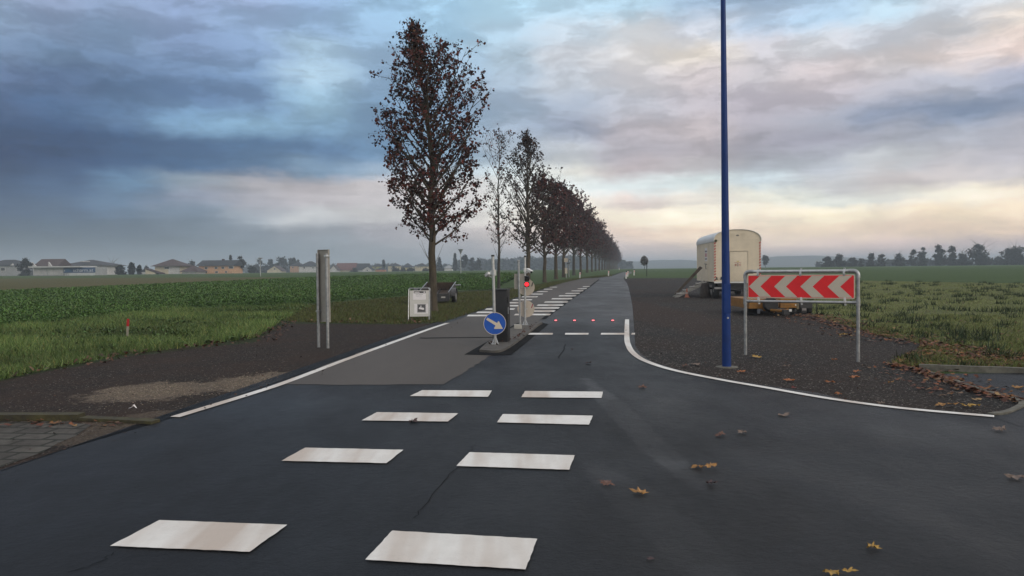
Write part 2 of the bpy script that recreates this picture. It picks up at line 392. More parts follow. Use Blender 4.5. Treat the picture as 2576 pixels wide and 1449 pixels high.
# ================================================================== ground, road, fields
def ground_mats():
    A = G_('asphalt_new', 0.6, 0.19)
    grain = A.noise(75, 5, 0.8); mid = A.noise(14, 5, 0.65); big = A.noise(0.55, 6, 0.6)
    strk = A.noise(0.7, 7, 0.65, stretch=(1.1, 0.6, 1), rot=R(-14)); strk2 = A.noise(0.8, 5, 0.6, stretch=(0.25, 2.2, 1), rot=R(20))
    c = A.ramp(grain, [(0.28, (0.0022, 0.0028, 0.0038)), (0.50, (0.0064, 0.0078, 0.0104)), (0.70, (0.026, 0.029, 0.035)), (0.82, (0.085, 0.088, 0.092))])  # blue of the reflected sky is tinted into these asphalt greys
    c = A.mix(A.math('MULTIPLY', A.ramp(big, [(0.35, 0.0), (0.7, 1.0)]), 0.4), c, (0.012, 0.0135, 0.0165))
    c = A.mix(A.math('MULTIPLY', A.ramp(strk2, [(0.48, 0.0), (0.72, 1.0)]), 0.3), c, (0.017, 0.018, 0.021))
    pR = G(2250, 1180)
    c = A.mix(A.math('MULTIPLY', A.blob(pR.x, pR.y, 4.2, 3.4, R(-12), 0.45, 0.6), 0.75), c, A.ramp(grain, [(0.28, (0.007, 0.0082, 0.0102)), (0.52, (0.016, 0.018, 0.0215)), (0.76, (0.055, 0.058, 0.063))]))
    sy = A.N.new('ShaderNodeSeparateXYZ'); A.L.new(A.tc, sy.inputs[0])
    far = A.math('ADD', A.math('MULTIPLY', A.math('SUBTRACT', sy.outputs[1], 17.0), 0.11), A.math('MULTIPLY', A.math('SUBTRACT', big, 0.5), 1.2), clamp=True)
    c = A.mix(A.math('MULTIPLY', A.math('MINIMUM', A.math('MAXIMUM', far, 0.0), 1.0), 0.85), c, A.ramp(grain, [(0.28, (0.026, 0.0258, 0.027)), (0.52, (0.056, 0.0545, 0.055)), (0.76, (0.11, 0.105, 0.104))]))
    mott = A.noise(34, 4, 0.7); c = A.mix(A.math('MULTIPLY', A.ramp(mott, [(0.50, 0.0), (0.66, 1.0)]), 0.30), c, (0.030, 0.032, 0.036))
    spk = A.voro(17, out='Color'); c = A.mix(A.math('MULTIPLY', A.ramp(spk, [(0.955, 0.0), (0.965, 1.0)]), A.ramp(A.voro(17), [(0.10, 1.0), (0.14, 0.0)])), c, (0.16, 0.155, 0.15))
    # pale dusty seam down the middle of the junction and dark oily patches: marks that lie on the road
    p1 = G(1580, 1060); p2 = G(1640, 1300); p3 = G(1700, 1060); p4 = G(1740, 1290); p5 = G(1900, 1130)
    for p, rx, ry, rt, wb, f, cc in ((p1, 0.16, 2.6, R(4), 0.75, 0.6, (0.075, 0.078, 0.084)), (p2, 0.22, 1.3, R(10), 0.7, 0.5, (0.055, 0.058, 0.063)),
                         (p3, 0.9, 1.5, 0, 0.55, 0.55, (0.006, 0.006, 0.0065)), (p4, 0.75, 1.2, R(-30), 0.55, 0.55, (0.006, 0.006, 0.0065)), (p5, 1.5, 0.35, R(8), 0.55, 0.4, (0.008, 0.008, 0.0085))):
        c = A.mix(A.math('MULTIPLY', A.blob(p.x, p.y, rx, ry, rt, wb, 2.2), f), c, cc)
    A.col(c)
    A.rough(A.ramp(strk, [(0.3, 0.38), (0.7, 0.60)]))
    A.bump(A.math('ADD', grain, A.math('MULTIPLY', mid, 1.4)), 0.75, 0.02)
    B = G_('asphalt_old', 0.7, 0.35)
    grain = B.noise(80, 5, 0.8); big = B.noise(0.5, 6, 0.6, stretch=(1.6, 0.4, 1), rot=R(-10))
    c = B.ramp(grain, [(0.30, (0.032, 0.028, 0.025)), (0.52, (0.066, 0.058, 0.051)), (0.74, (0.135, 0.120, 0.105))])
    c = B.mix(B.math('MULTIPLY', B.ramp(big, [(0.36, 0.0), (0.66, 1.0)]), 0.6), c, (0.098, 0.086, 0.076))
    B.col(c); B.bump(grain, 0.3, 0.012)
    Gm = G_('gravel_mat', 0.9, 0.3)
    vd = Gm.voro(38); vc = Gm.voro(38, out='Color'); fine = Gm.noise(120, 4, 0.7); big = Gm.noise(0.7, 7, 0.65); br = Gm.noise(0.35, 6, 0.65)
    c = Gm.ramp(vc, [(0.25, (0.007, 0.0066, 0.0066)), (0.55, (0.020, 0.0185, 0.0178)), (0.82, (0.050, 0.046, 0.042)), (0.97, (0.24, 0.225, 0.205))])
    c = Gm.mix(Gm.math('MULTIPLY', Gm.ramp(br, [(0.40, 0.0), (0.62, 1.0)]), 0.5), c, Gm.ramp(fine, [(0.3, (0.020, 0.0095, 0.0055)), (0.7, (0.062, 0.032, 0.018))]))
    c = Gm.mix(Gm.math('MULTIPLY', Gm.ramp(big, [(0.5, 0.0), (0.75, 1.0)]), 0.5), c, (0.012, 0.0115, 0.0115))
    pB = G(1660, 800); c = Gm.mix(Gm.math('MULTIPLY', Gm.blob(pB.x, pB.y + 4, 1.3, 9.0, R(4), 0.7, 0.9), 0.7), c, Gm.ramp(fine, [(0.3, (0.020, 0.010, 0.007)), (0.7, (0.060, 0.034, 0.023))]))
    Gm.col(c); Gm.bump(Gm.math('SUBTRACT', fine, vd), 0.8, 0.03)
    D = G_('dirt_mat', 0.92, 0.3)
    vd = D.voro(45); vc = D.voro(45, out='Color'); fine = D.noise(130, 4, 0.7); big = D.noise(0.9, 7, 0.65)
    c = D.ramp(vc, [(0.25, (0.008, 0.0050, 0.0034)), (0.6, (0.025, 0.0155, 0.0098)), (0.88, (0.052, 0.035, 0.024)), (0.985, (0.19, 0.17, 0.15))])
    c = D.mix(D.math('MULTIPLY', D.ramp(big, [(0.42, 0.0), (0.68, 1.0)]), 0.8), c, D.ramp(fine, [(0.3, (0.018, 0.0085, 0.0045)), (0.7, (0.058, 0.029, 0.015))]))
    sand = D.ramp(D.voro(75, out='Color'), [(0.2, (0.075, 0.056, 0.040)), (0.6, (0.165, 0.128, 0.092)), (0.95, (0.27, 0.22, 0.165))])
    for px, py, rx, ry, rt, f in ((375, 988, 0.72, 0.78, R(-25), 0.95), (640, 960, 0.55, 1.0, R(-35), 0.9), (420, 1050, 1.0, 0.35, R(35), 0.5), (250, 1095, 0.9, 0.3, R(35), 0.4)):
        p = G(px, py); D.b; c = D.mix(D.math('MULTIPLY', D.blob(p.x, p.y, rx, ry, rt, 1.15, 2.6), f), c, sand)
    D.col(c); D.bump(D.math('SUBTRACT', fine, vd), 0.8, 0.03)
    E = G_('turf_mat', 0.95, 0.2)
    n1 = E.noise(0.8, 7, 0.65); n2 = E.noise(40, 5, 0.7); n3 = E.noise(0.3, 5)
    c = E.ramp(n2, [(0.3, (0.012, 0.020, 0.007)), (0.7, (0.045, 0.060, 0.020))])
    c = E.mix(E.math('MULTIPLY', E.ramp(n1, [(0.5, 0.0), (0.70, 1.0)]), 0.65), c, (0.040, 0.026, 0.014)); E.col(c); E.bump(n2, 0.9, 0.05)
    Mm = G_('meadow_mat', 0.95, 0.2)
    n1 = Mm.noise(0.5, 7, 0.65, stretch=(0.5, 1.4, 1)); n2 = Mm.noise(30, 5, 0.7); n4 = Mm.noise(3, 5, 0.7)
    c = Mm.ramp(n2, [(0.3, (0.065, 0.078, 0.036)), (0.7, (0.15, 0.165, 0.085))]); c = Mm.mix(Mm.math('MULTIPLY', Mm.ramp(n1, [(0.45, 0.0), (0.7, 1.0)]), 0.7), c, (0.045, 0.066, 0.028))
    c = Mm.mix(Mm.math('MULTIPLY', Mm.ramp(n4, [(0.6, 0.0), (0.68, 1.0)]), 0.6), c, (0.03, 0.042, 0.018)); Mm.col(c); Mm.bump(n2, 0.9, 0.05)
    Fm = G_('field_mat', 0.95, 0.2)
    n1 = Fm.noise(0.02, 6, 0.6); n2 = Fm.noise(4, 6, 0.75); n3 = Fm.noise(0.15, 6, 0.6, stretch=(0.15, 1, 1))
    c = Fm.ramp(n2, [(0.3, (0.034, 0.062, 0.018)), (0.7, (0.080, 0.130, 0.042))]); c = Fm.mix(Fm.math('MULTIPLY', Fm.ramp(n3, [(0.42, 0.0), (0.66, 1.0)]), 0.5), c, (0.080, 0.118, 0.048)); Fm.col(c); Fm.bump(n2, 1.0, 0.2)
    S = G_('stubble_mat', 0.95, 0.2)
    n1 = S.noise(0.5, 6, 0.65, stretch=(0.3, 1.5, 1)); n2 = S.noise(14, 5, 0.75)
    c = S.ramp(n2, [(0.3, (0.070, 0.064, 0.024)), (0.7, (0.14, 0.125, 0.050))]); c = S.mix(S.math('MULTIPLY', S.ramp(n1, [(0.42, 0.0), (0.66, 1.0)]), 0.5), c, (0.06, 0.075, 0.028)); S.col(c); S.bump(n2, 1.0, 0.1)
    P = G_('road_paint', 0.6, 0.4)
    n = P.noise(55, 6, 0.85); n2 = P.noise(5, 6, 0.7); tr = P.noise(1.3, 3, 0.55, stretch=(2.0, 0.25, 1), rot=R(-18))
    c = P.ramp(n2, [(0.35, (0.70, 0.69, 0.66)), (0.7, (0.80, 0.79, 0.76))])
    c = P.mix(P.math('MULTIPLY', P.ramp(tr, [(0.44, 0.0), (0.66, 1.0)]), 0.75), c, (0.46, 0.37, 0.30))
    c = P.mix(P.math('MULTIPLY', P.ramp(n, [(0.56, 0.0), (0.70, 1.0)]), 0.5), c, (0.30, 0.275, 0.26)); P.col(c); P.bump(n, 0.3, 0.01)
    K = G_('paving_mat', 0.85, 0.35)
    br = K.N.new('ShaderNodeTexBrick'); mp = K.N.new('ShaderNodeMapping'); mp.inputs['Rotation'].default_value = (0, 0, R(6)); K.L.new(K.tc, mp.inputs[0]); K.L.new(mp.outputs[0], br.inputs['Vector'])
    br.inputs['Scale'].default_value = 1.0; br.inputs['Brick Width'].default_value = 0.36; br.inputs['Row Height'].default_value = 0.26; br.inputs['Mortar Size'].default_value = 0.022
    br.inputs['Color1'].default_value = (0.10, 0.092, 0.08, 1); br.inputs['Color2'].default_value = (0.065, 0.06, 0.052, 1); br.inputs['Mortar'].default_value = (0.012, 0.014, 0.007, 1)
    dirt = K.noise(2.5, 7, 0.7); c = K.mix(K.math('MULTIPLY', K.ramp(dirt, [(0.42, 0.0), (0.62, 1.0)]), 0.85), br.outputs['Color'], (0.028, 0.024, 0.019)); K.col(c)
    K.bump(K.math('SUBTRACT', K.math('MULTIPLY', K.noise(60), 0.3), br.outputs['Fac']), 0.8, 0.02)
    return A.m, B.m, Gm.m, D.m, E.m, Mm.m, Fm.m, S.m, P.m, K.m
M_NEW, M_OLD, M_GRAV, M_DIRT, M_TURF, M_MEAD, M_FIELD, M_STUB, M_PAINT, M_PAVE = ground_mats()

sheet('ground', [(-2600, -60), (2600, -60), (2600, 4200), (-2600, 4200)], 0.0, M_FIELD)
CROP_BACK = [GX(1310, 102)[:2], GX(1050, 100)[:2], GX(791, 84)[:2], GX(566, 69)[:2], GX(0, 50)[:2], GX(-500, 40)[:2]]
CROP = W([(-500, 880), (0, 838), (400, 792), (644, 784), (741, 773), (1016, 748), (1100, 737), (1230, 731)]) + CROP_BACK
sheet('crop_field', jag(CROP, 1.0, 0.25, 3), 0.004, M_FIELD)
sheet('stubble_field', [GX(-500, 39)[:2], GX(0, 49)[:2], GX(566, 68)[:2], GX(760, 80)[:2], GX(700, 104)[:2], GX(300, 118)[:2], GX(-500, 128)[:2]], 0.004, M_STUB)
TURF = W([(-500, 880), (0, 836), (400, 791), (644, 783), (741, 772), (1016, 747), (1100, 736), (1310, 722), (1384, 709), (1467, 697), (1540, 690), (1566, 683.5), (1570, 685.5), (1540, 697), (1467, 703), (1417, 712), (1384, 725), (1288, 760), (1173, 800), (1131, 830), (991, 835), (644, 885), (0, 990), (-500, 1110)])
sheet('grass_verge', jag(TURF, 1.5, 0.12, 4), 0.008, M_TURF)
sheet('gravel_track', jag(W([(1095, 760), (1230, 753), (1262, 760), (1215, 783), (1100, 779)]), 0.5, 0.12, 5), 0.012, M_GRAV)
sheet('bare_soil', jag(W([(1140, 743), (1290, 731), (1330, 725), (1330, 729), (1285, 744), (1140, 750)]), 0.5, 0.12, 6), 0.012, M_DIRT)
DIRT = W([(-500, 1080), (0, 962), (125, 935), (325, 897.6), (500, 877.6), (644, 862), (716, 816), (791, 816), (991, 818), (1116, 814), (1175, 797), (1190, 812), (1131, 835), (726, 985), (429, 1075), (0, 1210), (-500, 1400)])
sheet('dirt_verge', jag(DIRT, 0.4, 0.09, 7), 0.012, M_DIRT)
MEAD = W([(1747, 699.4), (1900, 704), (1960, 735), (2062, 801), (2147, 826), (2216, 847), (2257, 853), (2322, 868), (2307, 885), (2257, 905), (2245, 920), (2309, 931), (2576, 938), (2950, 955), (2950, 727), (2576, 714), (2169, 706.5), (1900, 699.5)])
sheet('meadow', jag(MEAD, 2.0, 0.1, 8), 0.004, M_MEAD)
GRAV = W([(1560, 700), (1747, 699.6), (1900, 703), (1960, 733), (2062, 799.6), (2147, 824.6), (2216, 844.6), (2257, 851), (2322, 866), (2307, 883.5), (2257, 903.5), (2245, 916), (2287, 927), (2369, 947.6), (2457, 980), (2532, 1000), (2569, 1015), (2567, 1025), (2532, 1040), (2492, 1046), (2300, 1045), (1700, 960), (1560, 880), (1555, 720)])
sheet('gravel_verge', jag(GRAV, 0.5, 0.10, 9), 0.008, M_GRAV)
ROAD_L = [(1569.6, 684.2), (1543, 694), (1506, 699), (1467, 701.5), (1417, 710.5), (1384, 723), (1350, 734), (1311, 748), (1288, 756), (1219, 779.5), (1173, 796), (1131, 811.5), (916, 883), (726, 955), (644, 983), (429, 1057), (385, 1067), (225, 1111), (110, 1151), (0, 1187), (-200, 1258)]
ROAD_R = [(2640, 1052), (2492, 1047), (2382, 1040.5), (2257, 1028), (2137, 1010), (2057, 991), (1932, 973), (1800, 952), (1700, 931), (1640, 912), (1612, 893), (1598, 872), (1593, 797), (1591, 772), (1587, 750), (1581, 723), (1577, 712), (1571, 705.4), (1568, 699.5), (1580, 692), (1590, 687), (1588, 683.5)]
rl = W(ROAD_L); rr = W(ROAD_R)
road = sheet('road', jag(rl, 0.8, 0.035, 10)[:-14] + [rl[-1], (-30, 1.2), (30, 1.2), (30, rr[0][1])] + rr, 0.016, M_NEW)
CRACK = [(1366, 805), (1381, 795), (1393.5, 784.5), (1415, 770), (1426.8, 762), (1447.8, 746), (1466, 732.8), (1483, 722), (1507, 703.8)]
OLD = W([(690, 970), (900, 971), (1115, 970.5), (1150, 950), (1240, 893), (1262, 868), (1300, 830), (1345, 812)] + CRACK + [(1506, 700.5), (1467, 702.5), (1417, 711.5), (1384, 724), (1350, 735), (1311, 749), (1288, 757), (1219, 780.5), (1173, 797), (1131, 812.5), (916, 885), (726, 957.5)])
sheet('asphalt_lane', jag(OLD, 0.20, 0.035, 12), 0.020, M_OLD)
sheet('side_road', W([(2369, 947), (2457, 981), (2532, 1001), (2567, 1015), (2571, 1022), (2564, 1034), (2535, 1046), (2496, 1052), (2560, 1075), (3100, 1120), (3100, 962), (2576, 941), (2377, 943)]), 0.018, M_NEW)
# fresh tar round the island, seams and cracks
M_TAR = mat('tar', (0.006, 0.006, 0.0065), 0.85, var=0.3, scale=20, spec=0.12)
sheet('tar_border', W([(1168, 895), (1240, 897), (1286, 895), (1320, 868), (1353.5, 840), (1380, 818), (1350, 810), (1300, 815), (1238, 855)]), 0.024, M_TAR)
def seam(name, pts, w, off, seed, m=M_TAR, parent=None):
    P = jag(smooth_path(W(pts), 4), 0.25, 0.018, seed); n = len(smooth_path(W(pts), 4))
    P = smooth_path(W(pts), 8); r = random.Random(seed)
    P = [(x + r.uniform(-.02, .02), y + r.uniform(-.02, .02)) for x, y in P]
    return sheet(name, strip(P, w), off, m, parent)
seam('road_seam', [(1366, 805), (1393.5, 784.5), (1447.8, 746), (1483, 722), (1507, 703.8)], 0.13, 0.0235, 1)
seam('road_seam', [(1193, 1125), (1150, 1180), (1085, 1255), (1040, 1310)], 0.006, 0.021, 2)
seam('road_seam', [(290, 1398), (240, 1425), (170, 1449)], 0.006, 0.021, 3)
seam('road_seam', [(1424, 868), (1405, 905)], 0.018, 0.021, 4)
seam('road_seam', [(1395, 808.5), (1560, 806.5)], 0.02, 0.021, 5)
seam('road_seam', [(1055, 853), (1245, 851)], 0.16, 0.0235, 6)
# painted markings: parts of the road
def mark(poly): return sheet('marking', poly, 0.026, M_PAINT, road)
for q in ([(277,1383),(401,1317),(723,1329),(628,1398)], [(919,1418),(987,1344),(1352,1365),(1322,1443)],
          [(708,1166),(768,1132.5),(1015,1138),(972,1172)], [(1148,1179),(1181,1144),(1446,1152),(1432,1189)],
          [(910,1063),(948,1042),(1153,1045),(1127,1066)], [(1250,1068),(1265,1047),(1491,1051),(1482,1074)],
          [(1031,1001),(1062,986),(1238,987),(1228,1003)], [(1311,1004),(1321,988),(1517,990),(1513,1006)]):
    mark(jag(W(q), 0.05, 0.0035, int(q[0][0])))
mark(strip(smooth_path(W([(440, 1054), (644, 990.8), (735, 959.5), (916, 890.5), (1126, 814.8)])), 0.13))
mark(strip(smooth_path(W([(1577.5, 805.5), (1577, 850), (1581, 872), (1593, 891), (1622, 910.5), (1690, 933.5), (1810, 958.5), (1932, 980), (2057, 1002.3), (2182, 1021), (2307, 1035.5), (2501, 1052.5)])), 0.115))
for a, b in ((1329, 1390), (1421, 1480), (1511, 1572), (1588, 1597)): mark(W([(a, 844.5), (a + 1.5, 840.2), (b + 1, 840.2), (b, 844.5)]))
def s3(zx, zy): return (1006 + zx * .25, 597.5 + zy * .25)
STR = [(670,985,793),(765,1065,760),(855,1145,727),(945,1220,693),(1035,1270,663),(1130,1322,632),(1222,1380,602),(1305,1433,574),(1375,1482,548),(1445,1530,524),(1505,1577,503),
       (1145,1505,783),(1260,1550,748),(1330,1595,716),(1375,1637,687),(1448,1683,655),(1522,1727,622),(1595,1767,592),(1660,1805,567),(1722,1840,541),(1785,1877,519),(1838,1907,498)]
for a, b, y in STR:
    t = 1.2 + (y - 490) * 0.009
    (xa, yy), (xb, _) = s3(a, y), s3(b, y); mark(W([(xa, yy + t/2), (xa + t*1.3, yy - t/2), (xb + t*1.3, yy - t/2), (xb, yy + t/2)]))
# paving and kerbs
sheet('paving', jag(W([(-300, 1066), (165, 1063), (230, 1072), (190, 1100), (110, 1140), (0, 1180), (-300, 1290)]), 0.3, 0.05, 11), 0.015, M_PAVE)
M_KERB = mat('kerb_concrete', (0.125, 0.12, 0.10), 0.85, var=0.3, scale=9, bump=0.4, bscale=80)
M_MOSS = mat('mossy_stone', (0.055, 0.048, 0.030), 0.9, var=0.45, scale=5, bump=0.7, bscale=40, c2=(0.062, 0.056, 0.020))
def kerb(name, pts, w, h, m): return sheet(name, strip(smooth_path(W(pts), 4), w), 0.0, m, None, 'structure', h)
kerb('kerb', [(-300, 1060), (205, 1058)], 0.16, 0.085, M_MOSS)
kerb('kerb', [(208, 1059), (300, 1063), (392, 1068)], 0.14, 0.05, M_MOSS)
kerb('kerb', [(2312, 931), (2440, 936), (2576, 941), (2900, 962)], 0.075, 0.095, M_KERB)
kerb('kerb', [(2287, 928), (2369.5, 949), (2457, 981), (2532, 1002), (2562, 1012), (2572, 1020), (2560, 1030), (2532, 1041), (2492, 1047)], 0.075, 0.035, M_KERB)
M_ISL = mat('island_concrete', (0.088, 0.082, 0.074), 0.85, var=0.25, scale=5, bump=0.35, bscale=90)
isl = smooth_path(W([(1206, 888), (1245, 891), (1270, 885), (1300, 866), (1328, 844), (1356, 822), (1364, 816), (1341, 812), (1318, 815), (1290, 830), (1250, 852), (1225, 870), (1206, 888)]), 4)[:-1]
sheet('traffic_island', isl, 0.0, M_ISL, None, 'structure', 0.07)

# ------------------------------------------------------------------ vegetation at ground level (stuff)
def sample(poly, n, near=None, power=1.0):
    """n points in a polygon, thinning with distance from the viewer's side"""
    P = np.array([p[:2] for p in poly]); lo = P.min(0); hi = P.max(0); out = []; tot = 0
    while tot < n:
        q = rng.uniform(lo, hi, (n * 3, 2)); q = q[inpoly(q, P)]
        if near: q = q[rng.random(len(q)) < np.minimum(1, (near / np.hypot(q[:, 0], q[:, 1])) ** power)]
        out.append(q); tot += len(q)
        if not len(q): break
    return np.concatenate(out)[:n]
def patchy(P, s, seed=0):
    x, y = P[:, 0] / s, P[:, 1] / s
    return (np.sin(x * 1.7 + seed) + np.sin(y * 2.3 + 1.3 * seed) + np.sin((x + y) * 1.1 + 2.1 * seed) + np.sin((x - 2 * y) * 0.7 + seed) + 0.8*np.sin((2.9*x + y*3.7) + seed) + 0.6*np.sin(7.3*x - 5.1*y)) / 5.4
def blades(name, P, h, w, cols, m, lean=0.5, hv=0.5, off=0.0):
    n = len(P); a = rng.uniform(0, 2*np.pi, n); hh = h * rng.uniform(1-hv, 1+hv, n) if np.isscalar(h) else h * rng.uniform(1-hv, 1+hv, n)
    z = gv(P[:, 1]) + off; dx = np.cos(a) * w / 2; dy = np.sin(a) * w / 2
    b = rng.uniform(0, 2*np.pi, n); ll = hh * rng.uniform(0, lean, n)
    V = np.empty((n, 3, 3)); V[:, 0] = np.stack([P[:, 0]-dx, P[:, 1]-dy, z-0.01], 1); V[:, 1] = np.stack([P[:, 0]+dx, P[:, 1]+dy, z-0.01], 1)
    V[:, 2] = np.stack([P[:, 0]+ll*np.cos(b), P[:, 1]+ll*np.sin(b), z+hh], 1)
    o = link(name, np_mesh(name, V.reshape(-1, 3), np.arange(3*n).reshape(n, 3), cols), m); o['kind'] = 'stuff'; return o
M_GRASS = mat('grass_blade', (1, 1, 1), 0.7, var=0.0, spec=0.25, attr='tint')
def tint(n, base, var=0.3, hue=0.15):
    c = np.array(base)[None] * rng.uniform(1-var, 1+var, (n, 1)); return np.clip(c * rng.uniform(1-hue, 1+hue, (n, 3)), 0, 1)
def mixc(n, cols, probs):
    k = rng.choice(len(cols), n, p=np.array(probs)/sum(probs)); return np.clip(np.array(cols)[k] * rng.uniform(0.65, 1.35, (n, 1)), 0, 1)
# grass on the left bank in front of the crop
LB = W([(-450, 880), (0, 828), (400, 783), (644, 775), (741, 768), (780, 775), (716, 806), (644, 850), (500, 872), (325, 893), (125, 930), (0, 958), (-450, 1060)])
p = sample(LB, 95000, 15, 1.5); pt = patchy(p, 1.6, 2)
fr = np.clip(pt + 0.5, 0, 1)[:, None]
c = mixc(len(p), [(0.085, 0.140, 0.034), (0.140, 0.190, 0.066), (0.19, 0.185, 0.060), (0.052, 0.092, 0.024)], [4, 3, 1, 3]) * (0.62 + 0.85 * fr)
blades('grass', p, 0.06 + 0.12 * fr[:, 0], 0.018, c, M_GRASS, 1.4)
# worn olive and brown grass round the sandwich board and below the trees
p = sample(W([(741, 770), (1016, 748), (1100, 738), (1230, 733), (1330, 722), (1384, 710), (1467, 698), (1540, 691), (1540, 696), (1467, 700.5), (1384, 721), (1288, 754), (1173, 793), (1116, 812), (991, 816), (791, 813), (716, 808)]), 60000, 24, 1.6)
c = mixc(len(p), [(0.095, 0.105, 0.030), (0.068, 0.092, 0.024), (0.10, 0.064, 0.030), (0.06, 0.046, 0.022)], [4, 4, 1.3, .7])
blades('grass', p, 0.07, 0.024, c, M_GRASS, 1.2)
# right meadow: short pale grass, greener towards the gravel
mp = [q for q in MEAD]
p = sample(mp, 200000, 14, 1.6); pt = patchy(p, 1.3, 5); dist = np.hypot(p[:, 0], p[:, 1])
gr = np.clip((28 - dist) / 14 + 0.5 * pt, 0, 1)[:, None]
c = mixc(len(p), [(0.22, 0.25, 0.095), (0.18, 0.22, 0.078), (0.25, 0.25, 0.115)], [3, 3, 2]) * (1-gr) + mixc(len(p), [(0.095, 0.125, 0.030), (0.130, 0.155, 0.042), (0.105, 0.070, 0.032)], [4, 3, 1.4]) * gr
blades('grass', p, 0.022 + 0.028 * np.clip(pt + 0.3, 0, 1) + 0.03 * gr[:, 0], 0.018 + 0.0005*dist, c, M_GRASS, 1.6)
# darker weed tufts in the meadow
t = sample(mp, 300, 20, 1.2); k = 34
p = np.repeat(t, k, 0) + rng.normal(0, 0.13, (len(t)*k, 2)); c = tint(len(p), (0.030, 0.046, 0.018), 0.4)
blades('weeds', p, 0.15, 0.03, c, M_GRASS, 1.2)
# leafy green crop: rosettes of broad leaves
def rosettes(name, P, nl, size, base, m):
    n = len(P) * nl; c = np.repeat(P, nl, 0); z = gv(c[:, 1]); a = rng.uniform(0, 2*np.pi, n); e = rng.uniform(R(15), R(75), n)
    L = (np.repeat(size, nl) if not np.isscalar(size) else size) * rng.uniform(0.6, 1.25, n); wv = L * rng.uniform(0.25, 0.42, n)
    d = np.stack([np.cos(a)*np.cos(e), np.sin(a)*np.cos(e), np.sin(e)], 1); s = np.stack([-np.sin(a), np.cos(a), rng.uniform(-.4, .4, n)], 1)
    o = np.stack([c[:, 0], c[:, 1], z], 1) + d * (L * 0.3)[:, None]
    V = np.empty((n, 4, 3)); V[:, 0] = o; V[:, 1] = o + d*(L*.55)[:, None] + s*(wv/2)[:, None]; V[:, 3] = o + d*(L*.55)[:, None] - s*(wv/2)[:, None]
    dd = d.copy(); dd[:, 2] -= 0.55; V[:, 2] = o + dd*L[:, None]
    F4 = np.arange(4*n).reshape(n, 4); F3 = np.concatenate([F4[:, [0, 1, 2]], F4[:, [0, 2, 3]]])
    cc = tint(n, base, 0.38, 0.12); cc[rng.random(n) < 0.012] = (0.13, 0.16, 0.06)
    ob = link(name, np_mesh(name, V.reshape(-1, 3), F3, np.concatenate([cc, cc])), m); ob['kind'] = 'stuff'; return ob
M_CROP = mat('crop_leaf', (1, 1, 1), 0.55, var=0.0, spec=0.35, attr='tint')
cp_ = [tuple(q) for q in CROP]
P1 = sample(cp_, 38000, 20, 1.8); dist = np.hypot(P1[:, 0], P1[:, 1])
# ragged front edge: thin the plants out towards the grass and let some stray into it
fr_ = W([(-500, 880), (0, 838), (400, 792), (644, 784), (741, 773), (1016, 748), (1100, 737), (1230, 731)])
fy = np.interp(P1[:, 0], [q[0] for q in fr_], [q[1] for q in fr_]); dd_ = P1[:, 1] - fy
P1 = P1[rng.random(len(P1)) < np.clip(0.05 + dd_ / 6.0 + 0.45 * patchy(P1, 1.1, 3), 0.03, 1)]; dist = np.hypot(P1[:, 0], P1[:, 1])
stray = sample(LB, 900, 18, 1.0); stray = stray[stray[:, 1] > 15.5]
fy = np.interp(P1[:, 0], [q[0] for q in fr_], [q[1] for q in fr_]); edge = np.clip((P1[:, 1] - fy) / 9.0, 0.45, 1)
rosettes('crop_leaves', P1, 8, (0.085 + 0.0034 * dist) * edge, (0.072, 0.140, 0.028), M_CROP)
rosettes('weeds', stray, 6, 0.15, (0.07, 0.12, 0.03), M_CROP)

# ------------------------------------------------------------------ fallen leaves
def leaf_outline():
    pts = []
    for ang, rad in ((-90, .18), (-62, .50), (-40, .36), (-22, .62), (-8, .50), (8, .92), (16, .62), (30, .70), (42, .50), (58, .82), (72, .62), (90, 1.08)):
        pts.append((rad * math.cos(R(ang)), rad * math.sin(R(ang))))
    left = [(-x, y) for x, y in pts[::-1][1:-1]]
    return np.array(pts + left)
LO = leaf_outline() * 0.5
def leaf_pile(name, P, size, cols, m, tilt=0.35, lift=0.03):
    k = len(LO); V = []; Fc = []; C = []
    for i, (x, y) in enumerate(P):
        a = rng.uniform(0, 2*np.pi); s = size * rng.uniform(0.6, 1.2); nx, ny = rng.normal(0, tilt, 2); cu = rng.uniform(-.6, .9)
        q = LO * s; rx = q[:, 0]*np.cos(a) - q[:, 1]*np.sin(a); ry = q[:, 0]*np.sin(a) + q[:, 1]*np.cos(a)
        z = nx*rx + ny*ry + cu * (q[:, 0]**2) / s; z = z - z.min() + rng.uniform(0.002, lift) + 0.014
        b = len(V); zc = max(z.mean() - 0.1*s*cu, 0.012)
        V += [(x+rx[j], y+ry[j], g(y)+z[j]) for j in range(k)] + [(x, y, g(y)+zc)]
        Fc += [(b+j, b+(j+1) % k, b+k) for j in range(k)]; C += [cols[i]] * k
    o = link(name, np_mesh(name, V, np.array(Fc), np.array(C)), m); o['kind'] = 'stuff'; return o
M_LEAF = mat('dead_leaf', (1, 1, 1), 0.65, var=0.0, spec=0.3, attr='tint')
DEAD = [(0.20, 0.068, 0.028), (0.26, 0.115, 0.035), (0.12, 0.040, 0.022), (0.20, 0.12, 0.07), (0.085, 0.036, 0.022), (0.30, 0.19, 0.08)]
DP = [5, 3, 4, 2, 3, 0.7]
e1 = sample(strip(W([(2040, 793), (2062, 800), (2147, 826), (2216, 846), (2257, 853), (2330, 868)]), 1.0), 1000)
e2 = sample(W([(2322, 862), (2480, 880), (2700, 905), (2700, 945), (2576, 936), (2309, 928), (2245, 916), (2257, 903), (2307, 883)]), 3000)
e3 = sample(strip(W([(2245, 918), (2280, 928), (2360, 950), (2450, 983), (2530, 1004), (2560, 1016)]), 0.30), 520)
